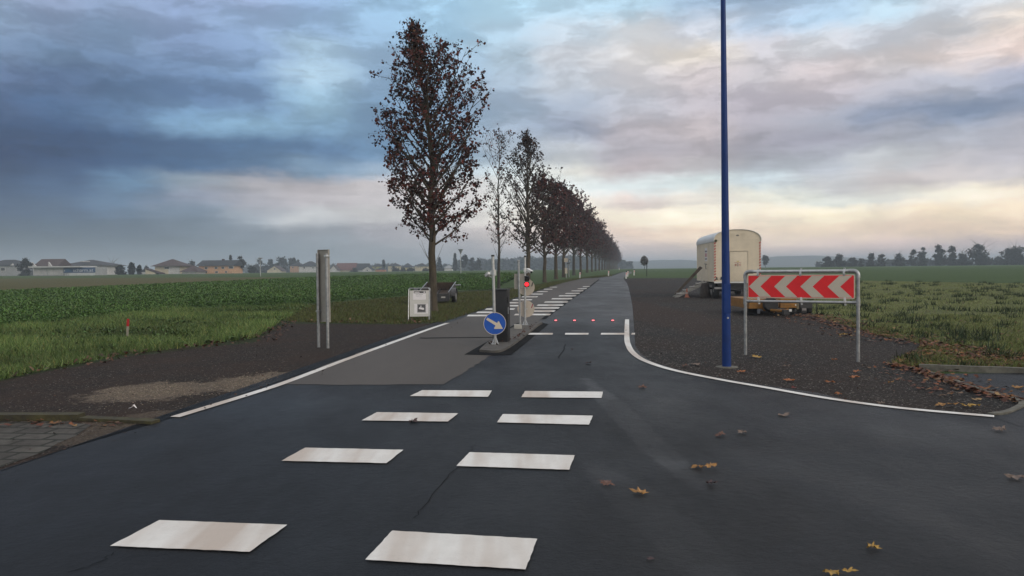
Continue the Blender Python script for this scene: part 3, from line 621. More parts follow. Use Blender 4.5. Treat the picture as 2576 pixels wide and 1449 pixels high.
e4 = np.concatenate([sample(MEAD, 800, 13, 3), sample(strip(W([(2040, 793), (2062, 800), (2147, 826), (2216, 846), (2257, 853), (2330, 868)]), 2.6), 420), sample(strip(W([(2245, 918), (2280, 928), (2360, 955), (2450, 990), (2530, 1012)]), 1.3), 200)])
e5 = sample(strip(W([(-200, 970), (125, 933), (325, 896), (500, 876), (644, 862), (716, 812), (860, 812), (1080, 812)]), 0.9), 420)
e6 = sample(W([(-100, 1062), (200, 1060), (390, 1064), (300, 1078), (-100, 1078)]), 60)
P_ = np.concatenate([e1, e2, e3, e4, e6]); leaf_pile('fallen_leaves', P_, 0.10, mixc(len(P_), DEAD, DP) * 0.75, M_LEAF, 0.20, 0.018)
leaf_pile('fallen_leaves', e5, 0.10, mixc(len(e5), [(0.085, 0.036, 0.02), (0.06, 0.03, 0.018), (0.12, 0.07, 0.04)], [3, 3, 1]), M_LEAF, 0.4, 0.04)
e7 = sample(W([(1240, 868), (1280, 868), (1310, 842), (1340, 822), (1356, 818), (1330, 842), (1290, 872), (1225, 882)]), 70)
leaf_pile('fallen_leaves', e7, 0.10, mixc(len(e7), [(0.085, 0.036, 0.025), (0.06, 0.03, 0.022)], [1, 1]), M_LEAF, 0.4, 0.10)
bits = sample(GRAV, 900, 13, 1.6); leaf_pile('fallen_leaves', bits, 0.045, mixc(len(bits), [(0.07, 0.035, 0.022), (0.05, 0.028, 0.02), (0.13, 0.10, 0.075), (0.10, 0.045, 0.025)], [3, 3, 1, 1]), M_LEAF, 0.3, 0.012)
bits = sample(DIRT, 500, 11, 1.6); leaf_pile('fallen_leaves', bits, 0.045, mixc(len(bits), [(0.06, 0.032, 0.02), (0.04, 0.024, 0.018), (0.10, 0.08, 0.06)], [3, 3, .5]), M_LEAF, 0.3, 0.012)
# loose stones on the gravel
def stones(name, P, smin, smax, base, m):
    n = len(P); ico = np.array([(1,0,0),(-1,0,0),(0,1,0),(0,-1,0),(0,0,1),(0,0,-1)], float); f = np.array([(0,2,4),(2,1,4),(1,3,4),(3,0,4),(2,0,5),(1,2,5),(3,1,5),(0,3,5)])
    s = rng.uniform(smin, smax, (n, 1, 1)); V = ico[None] * s * rng.uniform(0.6, 1.3, (n, 6, 1)); V[:, :, 2] *= 0.6
    V[:, :, 0] += P[:, 0:1]; V[:, :, 1] += P[:, 1:2]; V[:, :, 2] += gv(P[:, 1])[:, None] + 0.012
    Fc = (f[None] + 6*np.arange(n)[:, None, None]).reshape(-1, 3); c = np.repeat(tint(n, base, 0.5, 0.06), 8, 0)
    o = link(name, np_mesh(name, V.reshape(-1, 3), Fc, c), m); o['kind'] = 'stuff'
M_STONE = mat('loose_stone', (1, 1, 1), 0.85, var=0.0, attr='tint')
p = sample(GRAV, 9000, 13, 2.0); stones('gravel', p, 0.006, 0.016, (0.13, 0.122, 0.112), M_STONE)
p = sample(DIRT, 4500, 11, 2.0); stones('gravel', p, 0.005, 0.013, (0.10, 0.09, 0.08), M_STONE)
pp = np.concatenate([rng.normal(0, 1, (800, 2)) * (0.34, 0.40) + np.array(G(375, 988)[:2]), rng.normal(0, 1, (700, 2)) * (0.3, 0.5) + np.array(G(635, 962)[:2])])
pp = pp[inpoly(pp, DIRT)]; stones('gravel', pp, 0.006, 0.016, (0.20, 0.162, 0.120), M_STONE)
# ================================================================== things beside the road
M_GALV = mat('galvanised_steel', (0.34, 0.35, 0.36), 0.42, 0.75, var=0.22, scale=14)
M_ALU = mat('bare_aluminium', (0.50, 0.51, 0.52), 0.34, 0.85, var=0.12, scale=18)
M_SIGNBACK = mat('sign_back_grey', (0.30, 0.285, 0.255), 0.55, 0.1, var=0.12, scale=5)
M_DISCBACK = mat('sign_back_beige', (0.48, 0.42, 0.35), 0.55, 0.0, var=0.08, scale=4)
M_BLACK = mat('black_plastic', (0.012, 0.012, 0.013), 0.4, var=0.2)
M_CAB = mat('black_powder_coat', (0.014, 0.014, 0.015), 0.5, var=0.25, scale=6)
M_WHITE = mat('white_enamel', (0.66, 0.66, 0.65), 0.35, var=0.06)
M_SIGNWHITE = mat('reflective_white', (0.60, 0.53, 0.43), 0.5, var=0.04, scale=5)
M_SIGNRED = mat('reflective_red', (0.84, 0.014, 0.02), 0.45, var=0.06, scale=5)
M_SIGNBLUE = mat('reflective_blue', (0.006, 0.082, 0.42), 0.45, var=0.08, scale=5)
M_POLEBLUE = mat('blue_paint', (0.0015, 0.028, 0.155), 0.5, var=0.15, spec=0.3, scale=3)
M_RUBBER = mat('rubber', (0.012, 0.012, 0.012), 0.8, var=0.3, scale=10)
M_RIM = mat('wheel_steel', (0.30, 0.30, 0.29), 0.5, 0.4, var=0.2)
M_RED_LIT = mat('red_lamp', (0.5, 0.01, 0.01), 0.3, emit=(1.0, 0.02, 0.03), estr=2.6)
M_REDHOT = mat('red_led', (0.6, 0.1, 0.1), 0.3, emit=(1.0, 0.16, 0.18), estr=3.5)
M_PAPER = mat('paper', (0.70, 0.68, 0.69), 0.8, var=0.04)
M_BOARD = mat('board_white', (0.52, 0.51, 0.48), 0.55, var=0.05)
M_INK = mat('dark_ink', (0.075, 0.075, 0.078), 0.7, var=0.1)
M_INKPALE = mat('pale_ink', (0.36, 0.36, 0.37), 0.8, var=0.05)
M_CHAR = mat('charcoal_frame', (0.03, 0.03, 0.032), 0.5, var=0.2)
UP = Vector((0, 0, 1))
def h_at(x, y, Y): return At(x, y, Y).z
def disc(mb, c, r, t, n=40, ax='y'):
    mb.cyl((c[0], c[1] - t/2, c[2]), (c[0], c[1] + t/2, c[2]), r, n=n); return mb
def foot(parent, r, z0=0.0):
    f = MB(); f.box(-0.075, 0.075, -0.075, 0.075, z0 - 0.005, z0 + 0.012)
    for k in range(4):
        a = k * math.pi/2 + math.pi/4; d = Vector((math.cos(a), math.sin(a), 0))
        f.tube([d*0.085 + UP*(z0+0.008), d*(r+0.004) + UP*(z0+0.11)], 0.008, 6)
    f.cyl((0, 0, z0), (0, 0, z0 + 0.12), r + 0.006, n=16)
    f.build('base_bracket', M_ALU, parent, True)
def security_camera(parent, loc, rz, s=1.0):
    """a small white bullet camera with sun hood, looking along its local -Y"""
    b = MB(); T = Matrix.Translation(loc) @ Matrix.Rotation(rz, 4, 'Z') @ Matrix.Rotation(R(22), 4, 'X') @ Matrix.Scale(s, 4)
    b.T = T; b.box(-0.035, 0.035, -0.10, 0.08, -0.035, 0.028, 0.012); b.box(-0.042, 0.042, -0.13, 0.06, 0.030, 0.036)
    o = b.build('camera_body', M_WHITE, parent, True)
    l = MB(); l.T = T; l.cyl((0, -0.099, -0.004), (0, -0.112, -0.004), 0.028, n=18); l.build('lens', M_BLACK, o)
    k = MB(); q = Vector(loc); k.T = None; k.tube([q + Vector((0, 0, -0.02)), (q * 0.5) + Vector((0, 0, q.z*0.5 - 0.06)), Vector((0, 0, q.z - 0.05))], 0.016*s, 8)
    k.build('camera_arm', M_WHITE, o)
    return o

# ---- blue keep-right sign on its pole with camera
p = G(1246, 874); Zp = p.y
z0 = 0.07; pz = p.z
t = thing('sign_post', p, 'galvanised pole with a round blue arrow sign and white camera on the traffic island', 'sign post')
top = h_at(1242, 641, Zp) - pz; pr = 0.031
MB().cyl((0, 0, z0), (-0.03, 0, top - 0.035), pr, n=20).build('pole', M_ALU, t, True)
MB().cyl((-0.03, 0, top - 0.035), (-0.03, 0, top), pr + 0.003, n=20).build('pole_cap', M_BLACK, t, True)
foot(t, pr, z0)
sc = At(1244.7, 814, Zp - 0.06) - p; sr = 28.2 / F * Zp
sg = disc(MB(), sc, sr, 0.008, 48).build('sign_disc', M_SIGNBLUE, t)
rim = MB(); pts = [(sc.x + (sr - 0.004)*math.cos(a*2*math.pi/48), sc.y - 0.003, sc.z + (sr - 0.004)*math.sin(a*2*math.pi/48)) for a in range(49)]
rim.tube(pts, 0.006, 6, False); rim.build('sign_rim', M_SIGNWHITE, sg, True)
ar = MB(); A_ = []
# arrow outline in the zoomed picture of the sign, centre (276,1015), radius 153
for x, y in ((178,932),(160,960),(286,1042),(264,1078),(275,1088),(386,1088),(333,985),(322,982),(308,1008)):
    A_.append((sc.x + (x-276)/153*sr, sc.z - (y-1015)/153*sr))
ar.prism(A_, sc.y - 0.009, sc.y - 0.0042); ar.build('arrow', M_SIGNWHITE, sg)
for k in (-1, 1): disc(MB(), (sc.x, sc.y - 0.007, sc.z + k*sr*0.92), 0.006, 0.006, 8).build('bolt', M_ALU, sg)
for k in (-0.5, 0.5): MB().box(sc.x - 0.05, sc.x + 0.05, sc.y + 0.003, 0.033, sc.z + k*sr - 0.015, sc.z + k*sr + 0.015).build('clamp', M_ALU, t)
cz = h_at(1246, 686, Zp) - pz
b = MB(); b.cyl((-0.012, 0, cz - 0.06), (-0.014, 0, cz + 0.06), 0.055, n=20); b.box(-0.085, -0.05, -0.03, 0.03, cz - 0.05, cz + 0.04, 0.006); b.build('mounting_collar', M_ALU, t, True)
security_camera(t, (-0.135, 0.03, cz - 0.03), R(-150), 0.9)

# ---- black control cabinet
p = G(1262, 868); Zc = p.y + 0.1; p = Vector((At(1262, 868, Zc).x, Zc, g(Zc)))
t = thing('control_cabinet', p, 'tall black metal control cabinet standing on the traffic island behind the blue arrow sign', 'cabinet', R(-14))
ht = h_at(1262, 727, Zc) - p.z
MB().box(-0.155, 0.155, -0.13, 0.13, 0.06, ht - 0.03, 0.006).build('body', M_CAB, t, True)
b = MB(); b.box(-0.17, 0.17, -0.15, 0.15, ht - 0.03, ht, 0.004); b.build('lid', M_CAB, t)
d = MB(); d.box(0.156, 0.162, -0.10, 0.10, 0.12, ht - 0.06, 0.002); o = d.build('door', M_CAB, t)
d = MB(); d.box(0.163, 0.185, -0.09, -0.03, ht - 0.30, ht - 0.16, 0.004); d.build('lock_box', M_CHAR, o)
d = MB(); d.box(0.163, 0.18, -0.09, -0.07, ht - 0.52, ht - 0.38, 0.004); d.build('handle', M_ALU, o)

# ---- plain pole with concrete foot and the back of a panel
p = G(1309, 833); Z2 = p.y
t = thing('sign_post', p, 'dull grey pole in a pale concrete block with a rectangular panel seen from behind', 'sign post')
top = h_at(1305.5, 654, Z2) - p.z
MB().cyl((0, 0, 0.10), (-0.03, 0, top), 0.027, n=16).build('pole', M_GALV, t, True)
b = MB(); b.box(-0.032 - 0.03, 0.032 - 0.03, -0.032, 0.032, top - 0.05, top + 0.004, 0.01); b.build('pole_cap', M_GALV, t, True)
b = MB(); b.box(-0.155, 0.035, -0.10, 0.10, 0.05, 0.17, 0.012); b.build('concrete_foot', mat('pale_concrete', (0.40, 0.39, 0.36), 0.85, var=0.15, bump=0.3), t, True)
a = At(1293.5, 688.5, Z2 + 0.05) - p; c = At(1319.5, 727, Z2 + 0.05) - p
b = MB(); b.box(a.x, c.x, 0.035, 0.045, c.z, a.z, 0.0); b.box(a.x, a.x + 0.012, 0.02, 0.035, c.z, a.z); b.box(c.x - 0.012, c.x, 0.02, 0.035, c.z, a.z)
b.build('sign_panel', M_SIGNBACK, t)

# ---- pole with traffic light, camera, two round signs seen from behind
p = G(1321.5, 824); Z3 = p.y
t = thing('traffic_light', p, 'slim steel pole with a lit red signal, white camera and two round sign backs', 'traffic light')
top = h_at(1323, 643, Z3) - p.z
MB().cyl((0, 0, z0), (0.012, 0, top - 0.04), 0.026, n=18).build('pole', M_ALU, t, True)
MB().cyl((0.012, 0, top - 0.04), (0.012, 0, top), 0.03, n=18).build('pole_cap', M_BLACK, t, True)
foot(t, 0.026, z0)
for (x, y, r) in ((1323.8, 722.6, 21.3), (1323.3, 777, 21.4)):
    c = At(x, y, Z3 + 0.05) - p; rr_ = r / F * Z3
    o = disc(MB(), c, rr_, 0.006, 40).build('sign_disc', M_DISCBACK, t)
    k = MB(); k.T = Matrix.Translation((c.x + rr_*0.72, c.y - 0.004, c.z + rr_*0.33)) @ Matrix.Rotation(R(18), 4, 'Y'); k.box(-0.012, 0.012, -0.001, 0.001, -0.055, 0.055); k.build('sticker', M_BLACK if y < 750 else mat('faded_red', (0.28, 0.03, 0.07), 0.6), o)
    k = MB(); k.box(c.x - 0.04, c.x + 0.04, 0.02, c.y - 0.003, c.z - 0.015, c.z + 0.015); k.build('clamp', M_ALU, o)
def sighead(yc, lit):
    c = At(1325, yc, Z3 - 0.07) - p
    h = MB(); h.box(c.x - 0.068, c.x + 0.068, -0.13, -0.03, c.z - 0.068, c.z + 0.068, 0.02); o = h.build('signal_housing', M_BLACK, t, True)
    l = MB(); l.lathe([(0.052, 0), (0.050, 0.010), (0.036, 0.022), (0.012, 0.028), (0.001, 0.029)], 28); l2 = MB(); l2.T = Matrix.Translation((c.x, -0.131, c.z)) @ Matrix.Rotation(R(90), 4, 'X'); l2.add(l.v, l.f)
    l2.build('lamp', M_RED_LIT if lit else M_CHAR, o, True)
    v = MB(); n = 14; vs = []; 
    for k in range(n + 1):
        a = R(-20) + (R(220)) * k / n; ca, sa = math.cos(a), math.sin(a)
        for (yy, rr_) in ((-0.13, 0.058), (-0.20 + 0.03*(1 - max(0, sa)), 0.056)): vs.append((c.x + rr_*ca, yy, c.z + rr_*sa))
    v.add(vs, [(2*k, 2*k+1, 2*k+3, 2*k+2) for k in range(n)]); v.build('visor', M_BLACK, o)
sighead(700.5, False); sighead(715.0, True)
b = MB(); c = At(1323, 679, Z3) - p; b.cyl((0.01, 0, c.z - 0.05), (0.01, 0, c.z + 0.05), 0.04, n=16); b.build('mounting_collar', M_WHITE, t, True)
security_camera(t, (0.105, -0.03, c.z - 0.015), R(38), 1.05)

# ---- red studs in the roadway
for i, (x, w) in enumerate(((1398, 'leftmost'), (1444.8, 'second'), (1491.8, 'third'), (1541, 'last'))):
    p = G(x, 807.2, 0.02)
    lab = ['small red light stud set in the asphalt nearest the traffic island', 'small red road stud, second one counted from the traffic island', 'small red road stud, third one counted from the traffic island', 'small red road stud nearest the white edge line'][i]
    t = thing('road_stud', p, lab, 'road light', 0, 'red light studs across the lane')
    MB().lathe([(0.06, 0), (0.055, 0.012), (0.03, 0.02), (0.001, 0.021)], 16).build('housing', M_CHAR, t, True)
    b = MB(); b.box(-0.034, 0.034, -0.058, -0.02, 0.012, 0.027, 0.004); b.build('lamp', M_REDHOT, t)

# ---- sign seen from behind on two posts
pa = G(802, 875); pb = G(825.3, 877.5); p = (pa + pb) / 2; p.z = g(p.y); dv = (pb - pa); dv.z = 0; L_ = dv.length
t = thing('road_sign', p, 'tall narrow grey road sign seen from behind on two steel posts in the dirt verge', 'road sign', math.atan2(dv.y, dv.x))
ta = h_at(800, 635, pa.y) - p.z
for x in (-L_/2, L_/2): MB().cyl((x, 0, -0.03), (x, 0, ta - (0.02 if x < 0 else 0.03)), 0.031, n=16).build('post', M_GALV, t, True)
yb = h_at(816, 810, p.y) - p.z; yt = h_at(812, 628, p.y) - p.z; w = 0.178
b = MB(); b.box(-w, w, 0.050, 0.058, yb, yt)
b.box(-w, -w + 0.008, 0.02, 0.0499, yb, yt); b.box(w - 0.008, w, 0.02, 0.0499, yb, yt); b.box(-w + 0.0085, w - 0.0085, 0.03, 0.0498, yt - 0.01, yt); b.box(-w + 0.0085, w - 0.0085, 0.03, 0.0498, yb, yb + 0.01)
b.build('sign_panel', M_SIGNBACK, t)
c = MB(); c.box(L_/2 - 0.045, L_/2 + 0.045, -0.038, 0.048, yt - 0.16, yt - 0.12, 0.006); c.build('clamp', M_ALU, t, True)
c = MB(); c.box(-L_/2 - 0.04, -L_/2 + 0.04, -0.034, 0.048, yb + 0.2, yb + 0.24, 0.006); c.build('clamp', M_GALV, t, True)

# ---- sandwich board
p = G(1053, 808); Z = p.y; s = Z / F
t = thing('sandwich_board', p, 'white folding sandwich board with a notice and camera pictogram on the roadside grass', 'sandwich board', R(3))
def bx(x): return (x - 1053) * s
def bz(y): return (809.5 - y) * s
tl = R(9)
Tf = Matrix.Rotation(-tl, 4, 'X')
def leaf(tf, name, front):
    f = MB(); f.T = tf; x0, x1 = bx(1028.5), bx(1080.5); zt = bz(725.5); r = 0.055; pts = [(x0 - 0.012, 0, 0), (x0, 0, zt - r)]
    for k in range(1, 6): a = math.pi - k*math.pi/10; pts.append((x0 + r + r*math.cos(a), 0, zt - r + r*math.sin(a)))
    for k in range(0, 6): a = math.pi/2 - k*math.pi/10; pts.append((x1 - r + r*math.cos(a), 0, zt - r + r*math.sin(a)))
    pts.append((x1 - 0.012, 0, 0)); f.tube(pts, 0.0125, 8); o = f.build('frame', M_ALU, t, True)
    q = MB(); q.T = tf; q.box(bx(1031), bx(1078.5), -0.004, 0.006, bz(797.5), bz(731.5)); return q.build('board', M_BOARD, t)
zt = bz(725.5)
fb = leaf(Matrix.Translation((0, -0.02, 0)) @ Tf, 'front', True)
leaf(Matrix.Translation((0.03, 2*math.sin(tl)*zt + 0.02, 0)) @ Matrix.Rotation(tl, 4, 'X'), 'back', False)
Tp = Matrix.Translation((0, -0.02, 0)) @ Tf
def zA(x, y): return (bx(993.7 + x*.11284), bz(679.2 + y*.11284))
def flat(mb, x0, y0, x1, y1, yy, dy=0.0012):
    (a, d), (c, b_) = zA(x0, y0), zA(x1, y1); mb.box(a, c, yy, yy + dy, b_, d); return mb
m1 = MB(); m1.T = Tp; flat(m1, 405, 530, 690, 672, -0.0062); flat(m1, 405, 476, 690, 529, -0.0062); nt_ = m1.build('notice', M_PAPER, fb)
m1 = MB(); m1.T = Tp; flat(m1, 420, 478, 690, 525, -0.0076); m1.build('notice_header', M_INK, fb)
for q_ in ((436, 496, 550, 512), (640, 490, 675, 514)): m1 = MB(); m1.T = Tp; flat(m1, *q_, -0.0090).build('header_text', M_PAPER, fb)
for x0, x1, y in ((458, 520, 556), (528, 625, 556), (470, 540, 589), (548, 596, 589)): m1 = MB(); m1.T = Tp; flat(m1, x0, y - 5, x1, y + 5, -0.0076).build('notice_text', M_INKPALE, fb)
m1 = MB(); m1.T = Tp; flat(m1, 432, 762, 735, 985, -0.0058, 0.0006); m1.build('notice', M_PAPER, fb)
m1 = MB(); m1.T = Tp; flat(m1, 498, 770, 690, 960, -0.0076); pc = m1.build('camera_pictogram', M_INK, fb)
m1 = MB(); m1.T = Tp
P_ = [zA(*q) for q in ((545, 838), (648, 858), (640, 902), (530, 880))]; m1.prism(P_, -0.0092, -0.0078)
P_ = [zA(*q) for q in ((640, 878), (652, 866), (648, 898), (636, 893))]; m1.prism(P_, -0.0095, -0.0080)
c0 = zA(579, 818); m1.cyl((c0[0], -0.0092, c0[1]), (c0[0], -0.0078, c0[1]), 0.018, n=16); flat(m1, 574, 825, 584, 845, -0.0088)
for a, b_, c, d in ((505, 777, 683, 781), (505, 949, 683, 953), (505, 782, 509, 948), (679, 782, 683, 948)): flat(m1, a, b_, c, d, -0.0086)
m1.build('camera_symbol', M_PAPER, pc)

# ---- small tipped cart behind the first tree
p = G(1090, 765); Z = p.y; s = Z / F
t = thing('cart_trailer', p, 'small grey box trailer tipped down towards the road behind the first tree', 'trailer', R(-4))
M_CARTM = mat('cart_grey', (0.085, 0.085, 0.088), 0.5, 0.4, var=0.25, scale=8); M_CARTIN = mat('cart_rusty_inside', (0.060, 0.042, 0.030), 0.8, var=0.4, scale=5)
Lc, wd, hb = 2.1, 0.62, 0.36
Tt = Matrix.Translation((0.05, 0.0, 0.16)) @ Matrix.Rotation(R(10.5), 4, 'X')
def cb(name, m, *bs):
    q = MB(); q.T = Tt
    for b_ in bs: q.box(*b_)
    return q.build(name, m, t)
cb('floor', M_CARTIN, (-wd, wd, -0.2, Lc - .2, 0, 0.025))
for sx in (-1, 1): cb('side_panel', M_CARTM, (sx*wd - 0.012, sx*wd + 0.012, -0.2, Lc - 0.2, 0.026, hb))
tg = cb('tailgate', M_CARTM, (-wd + 0.013, wd - 0.013, -0.222, -0.2, 0.0, hb - 0.05)); cb('head_panel', M_CARTIN, (-wd + 0.013, wd - 0.013, Lc - 0.22, Lc - 0.2, 0.026, hb))
q = MB(); q.T = Tt
for sx in (-1, 1): q.tube([(sx*wd, -0.22, hb + 0.012), (sx*wd, Lc - 0.18, hb + 0.012)], 0.02, 8)
q.build('top_rail', M_GALV, t, True)
q = MB(); q.T = Tt; q.tube([(wd, Lc - 0.6, hb - 0.05), (wd + 0.28, Lc - 0.6, hb - 0.04)], 0.03, 8); q.build('crank_handle', M_GALV, t, True)
q = MB(); q.T = Tt; q.box(wd - 0.30, wd - 0.13, -0.23, -0.223, 0.14, 0.20); q.build('number_plate', M_BOARD, t)
for sx in (-1, 1):
    q = MB(); c = (sx*(wd + 0.17), 0.55, 0.29); q.T = Matrix.Translation(c) @ Matrix.Rotation(R(90), 4, 'Y')
    q.lathe([(0.14, -0.075), (0.26, -0.08), (0.285, -0.05), (0.285, 0.05), (0.26, 0.08), (0.14, 0.075)], 24); wh = q.build('wheel', M_RUBBER, t, True)
    q = MB(); q.T = Matrix.Translation(c) @ Matrix.Rotation(R(90), 4, 'Y'); q.lathe([(0.02, -0.082), (0.135, -0.076), (0.138, 0.076), (0.02, 0.084)], 20); q.build('rim', M_RIM, wh, True)
    f = MB(); vs = []; n = 12
    for k in range(n + 1):
        a = R(5) + R(170)*k/n
        for xx in (-0.10, 0.10): vs.append((c[0] + xx, c[1] - 0.35*math.cos(a), c[2] + 0.35*math.sin(a)))
    f.add(vs, [(2*k, 2*k+1, 2*k+3, 2*k+2) for k in range(n)]); f.build('mudguard', M_CARTM, t, True)
q = MB(); q.box(-wd - 0.1, wd + 0.1, 0.52, 0.58, 0.26, 0.32); q.tube([(0, 0.5, 0.3), (0, Lc + 0.9, 0.75)], 0.04, 8); q.build('axle', M_CHAR, t)

# ---- marker stake
p = G(320, 851)
t = thing('marker_stake', p, 'thin pale stake with a red top standing in the grass beside the crop', 'stake')
h = 49 / F * p.y
q = MB(); q.T = Matrix.Rotation(R(4), 4, 'Y'); q.box(-0.022, 0.022, -0.014, 0.014, -0.02, h*0.62); q.build('stake', mat('weathered_wood', (0.28, 0.26, 0.21), 0.85, var=0.2, scale=10), t)
q = MB(); q.T = Matrix.Rotation(R(4), 4, 'Y'); q.box(-0.024, 0.024, -0.016, 0.016, h*0.62, h); q.build('red_tip', mat('red_spray', (0.40, 0.012, 0.014), 0.6, var=0.15), t)

# ---- scrap of litter
p = G(333, 1027.5, 0.012); q = MB(); q.T = Matrix.Translation(p)
q.add([(-0.05, 0, 0), (-0.01, -0.015, 0.012), (0.01, -0.01, 0.045), (0.045, 0, 0.005), (0.05, 0.02, 0.0), (0.0, 0.025, 0.02), (-0.05, 0.015, 0.004), (0.022, 0.012, 0.05)], [(0, 1, 5, 6), (1, 2, 7, 5), (2, 3, 4, 7)])
tag(q.build('litter', M_PAPER), 'crumpled scrap of white paper lying on the dark dirt verge', 'litter')

# ---- tall blue pole
p = G(1828, 924.5); Z = p.y
t = thing('lamp_pole', p, 'tall slim blue painted lamp pole rising out of the picture beside the road sign', 'pole')
h0 = 6.07; r0 = 11.3 / F * Z; r1 = 6.0 / F * Z
zz_ = h0 * 1.25; tx = At(1819, 0, Z).x - p.x
q = MB(); q.tube([(tx*k/6*1.25, 0, -0.05 + (zz_+0.05)*k/6) for k in range(7)], [r0 + (r1 - r0)*k/6*1.25 for k in range(7)], 24); q.build('shaft', M_POLEBLUE, t, True)
a = h_at(1826, 799, Z) - p.z
q = MB(); q.cyl((0.005, -r0*0.93 - 0.012, a), (0.005, -r0*0.80, a), 0.016, n=14); q.build('bolt', M_ALU, t)
q = MB(); q.T = Matrix.Translation((0, 0, 0)); q.box(-0.052, 0.052, -r0 + 0.004, -r0*0.72, a + 0.08, a + 0.55, 0.004); q.build('hatch', M_POLEBLUE, t)
q = MB(); q.lathe([(0.19, -0.02), (0.18, 0.014), (r0 + 0.01, 0.02), (r0 + 0.002, 0.022)], 20); q.build('footing', M_KERB, t)

# ---- chevron sign
pa = G(1875.5, 893.5); pb = G(2158.8, 911.5); dv = pb - pa; dv.z = 0; L_ = dv.length; p = (pa + pb)/2; p.z = (pa.z + pb.z)/2
t = thing('chevron_sign', p, 'wide red and white chevron arrow board in a tubular steel frame on the gravel', 'road sign', math.atan2(dv.y, dv.x))
zt = ((h_at(1880, 684, pa.y) - p.z) + (h_at(2156, 681, pb.y) - p.z))/2; zb = ((h_at(1880, 760.5, pa.y) - p.z) + (h_at(2156, 758, pb.y) - p.z))/2; pr = 0.0295
for x, zf in ((-L_/2, pa.z - p.z), (L_/2, pb.z - p.z)):
    MB().cyl((x, 0, zf - 0.03), (x, 0, zt - 0.115), pr, n=18).build('post', M_GALV, t, True)
    q = MB(); sg_ = 1 if x < 0 else -1; q.tube([(x, 0, zt - 0.12), (x, 0, zt - 0.075)] + [(x + sg_*(0.075 - 0.075*math.cos(k*math.pi/12)), 0, zt - 0.075 + 0.075*math.sin(k*math.pi/12)) for k in range(1, 7)] + [(x + sg_*0.15, 0, zt)], pr + 0.006, 16)
    q.build('elbow_joint', M_GALV, t, True)
    q = MB(); q.cyl((x, 0, zb - 0.055), (x, 0, zb + 0.055), pr + 0.007, n=16); q.cyl((x, 0, zb), (x + sg_*0.10, 0, zb), pr*0.8 + 0.006, n=14); q.build('tee_joint', M_GALV, t, True)
MB().cyl((-L_/2 + 0.14, 0, zt), (L_/2 - 0.14, 0, zt), pr*0.98, n=18).build('top_rail', M_ALU, t, True)
MB().cyl((-L_/2 + 0.09, 0, zb), (L_/2 - 0.09, 0, zb), pr*0.80, n=18).build('bottom_rail', M_ALU, t, True)
x0, x1 = -L_/2 + 0.058, L_/2 - 0.042; z1 = zt - 0.058; z0_ = zb + 0.062
def rrect(x0, x1, z0, z1, r, n=6):
    o = []
    for cx, cz, a0 in ((x1 - r, z1 - r, 0), (x0 + r, z1 - r, 90), (x0 + r, z0 + r, 180), (x1 - r, z0 + r, 270)):
        for k in range(n + 1): a = R(a0 + 90*k/n); o.append((cx + r*math.cos(a), cz + r*math.sin(a)))
    return o
pn = MB().prism(rrect(x0, x1, z0_, z1, 0.03), -0.052, -0.042).build('panel', M_SIGNWHITE, t)
MB().prism(rrect(x0 + 0.016, x1 - 0.016, z0_ + 0.016, z1 - 0.016, 0.02), -0.0545, -0.0521).build('red_field', M_SIGNRED, pn)
ix0, ix1, iz0, iz1 = x0 + 0.02, x1 - 0.02, z0_ + 0.022, z1 - 0.022; wI = ix1 - ix0; zm = (iz0 + iz1)/2
for k in range(4):
    f = lambda u: min(ix0 + (u + 0.2535*k) * wI, ix1)
    MB().prism([(f(0.004), zm), (f(0.112), iz1), (f(0.228), iz1), (f(0.119), zm), (f(0.228), iz0), (f(0.112), iz0)], -0.0575, -0.0546).build('chevron', M_SIGNWHITE, pn)
for u in (0.10, 0.51, 0.905):
    for zc, up in ((zt, 1), (zb, -1)):
        x = x0 + (x1 - x0)*u + (0.012 if up < 0 else 0); q = MB(); rr_ = pr + 0.005 if up > 0 else pr*0.8 + 0.005
        q.cyl((x - 0.016, 0, zc), (x + 0.016, 0, zc), rr_, n=14); e0, e1 = (zc - 0.085, zc) if up > 0 else (zc, zc + 0.085); q.box(x - 0.0165, x + 0.0165, -0.062, -rr_ + 0.01, e0, e1, 0.003); q.box(x - 0.014, x + 0.014, -0.01, 0.02, *((zc + rr_ - 0.004, zc + rr_ + 0.022) if up > 0 else (zc - rr_ - 0.022, zc - rr_ + 0.004)))
        q.build('clamp', M_WHITE if up < 0 else M_ALU, t, True)

# ---- site wagon
def wheel(parent, c, r, w, axis='x', rim=True):
    q = MB(); Tq = Matrix.Translation(c) @ Matrix.Rotation(R(90), 4, 'Y'); q.T = Tq
    q.lathe([(r*.55, -w/2), (r*.93, -w/2), (r, -w*.32), (r, w*.32), (r*.93, w/2), (r*.55, w/2)], 28); o = q.build('wheel', M_RUBBER, parent, True)
    q = MB(); q.T = Tq; q.lathe([(0.03, -w*.55), (r*.2, -w*.53), (r*.3, -w*.40), (r*.54, -w*.45), (r*.54, w*.45), (r*.3, w*.4), (r*.2, w*.53), (0.03, w*.55)], 24); q.build('rim', M_RIM, o, True)
    return o
pf = G(1797, 753.5); Yf = pf.y + 0.35; gz = g(Yf)
A0 = At(1796.5, 709, Yf); B0 = At(1914.5, 709, Yf - 0.17); wv = (B0 - A0); wv.z = 0; WW = wv.length
t = thing('site_wagon', ((A0.x + B0.x)/2, (A0.y + B0.y)/2, gz), 'cream construction site wagon with arched roof and red striped corners parked on the gravel', 'site wagon', math.atan2(wv.y, wv.x))
M_CREAM = mat('cream_paint', (0.66, 0.575, 0.44), 0.5, var=0.07, scale=2.0); M_CREAM2 = mat('cream_paint_trim', (0.50, 0.445, 0.35), 0.5, var=0.08, scale=2.0)
M_ROOF = mat('pale_sheet_roof', (0.62, 0.63, 0.62), 0.4, 0.15, var=0.1, scale=4)
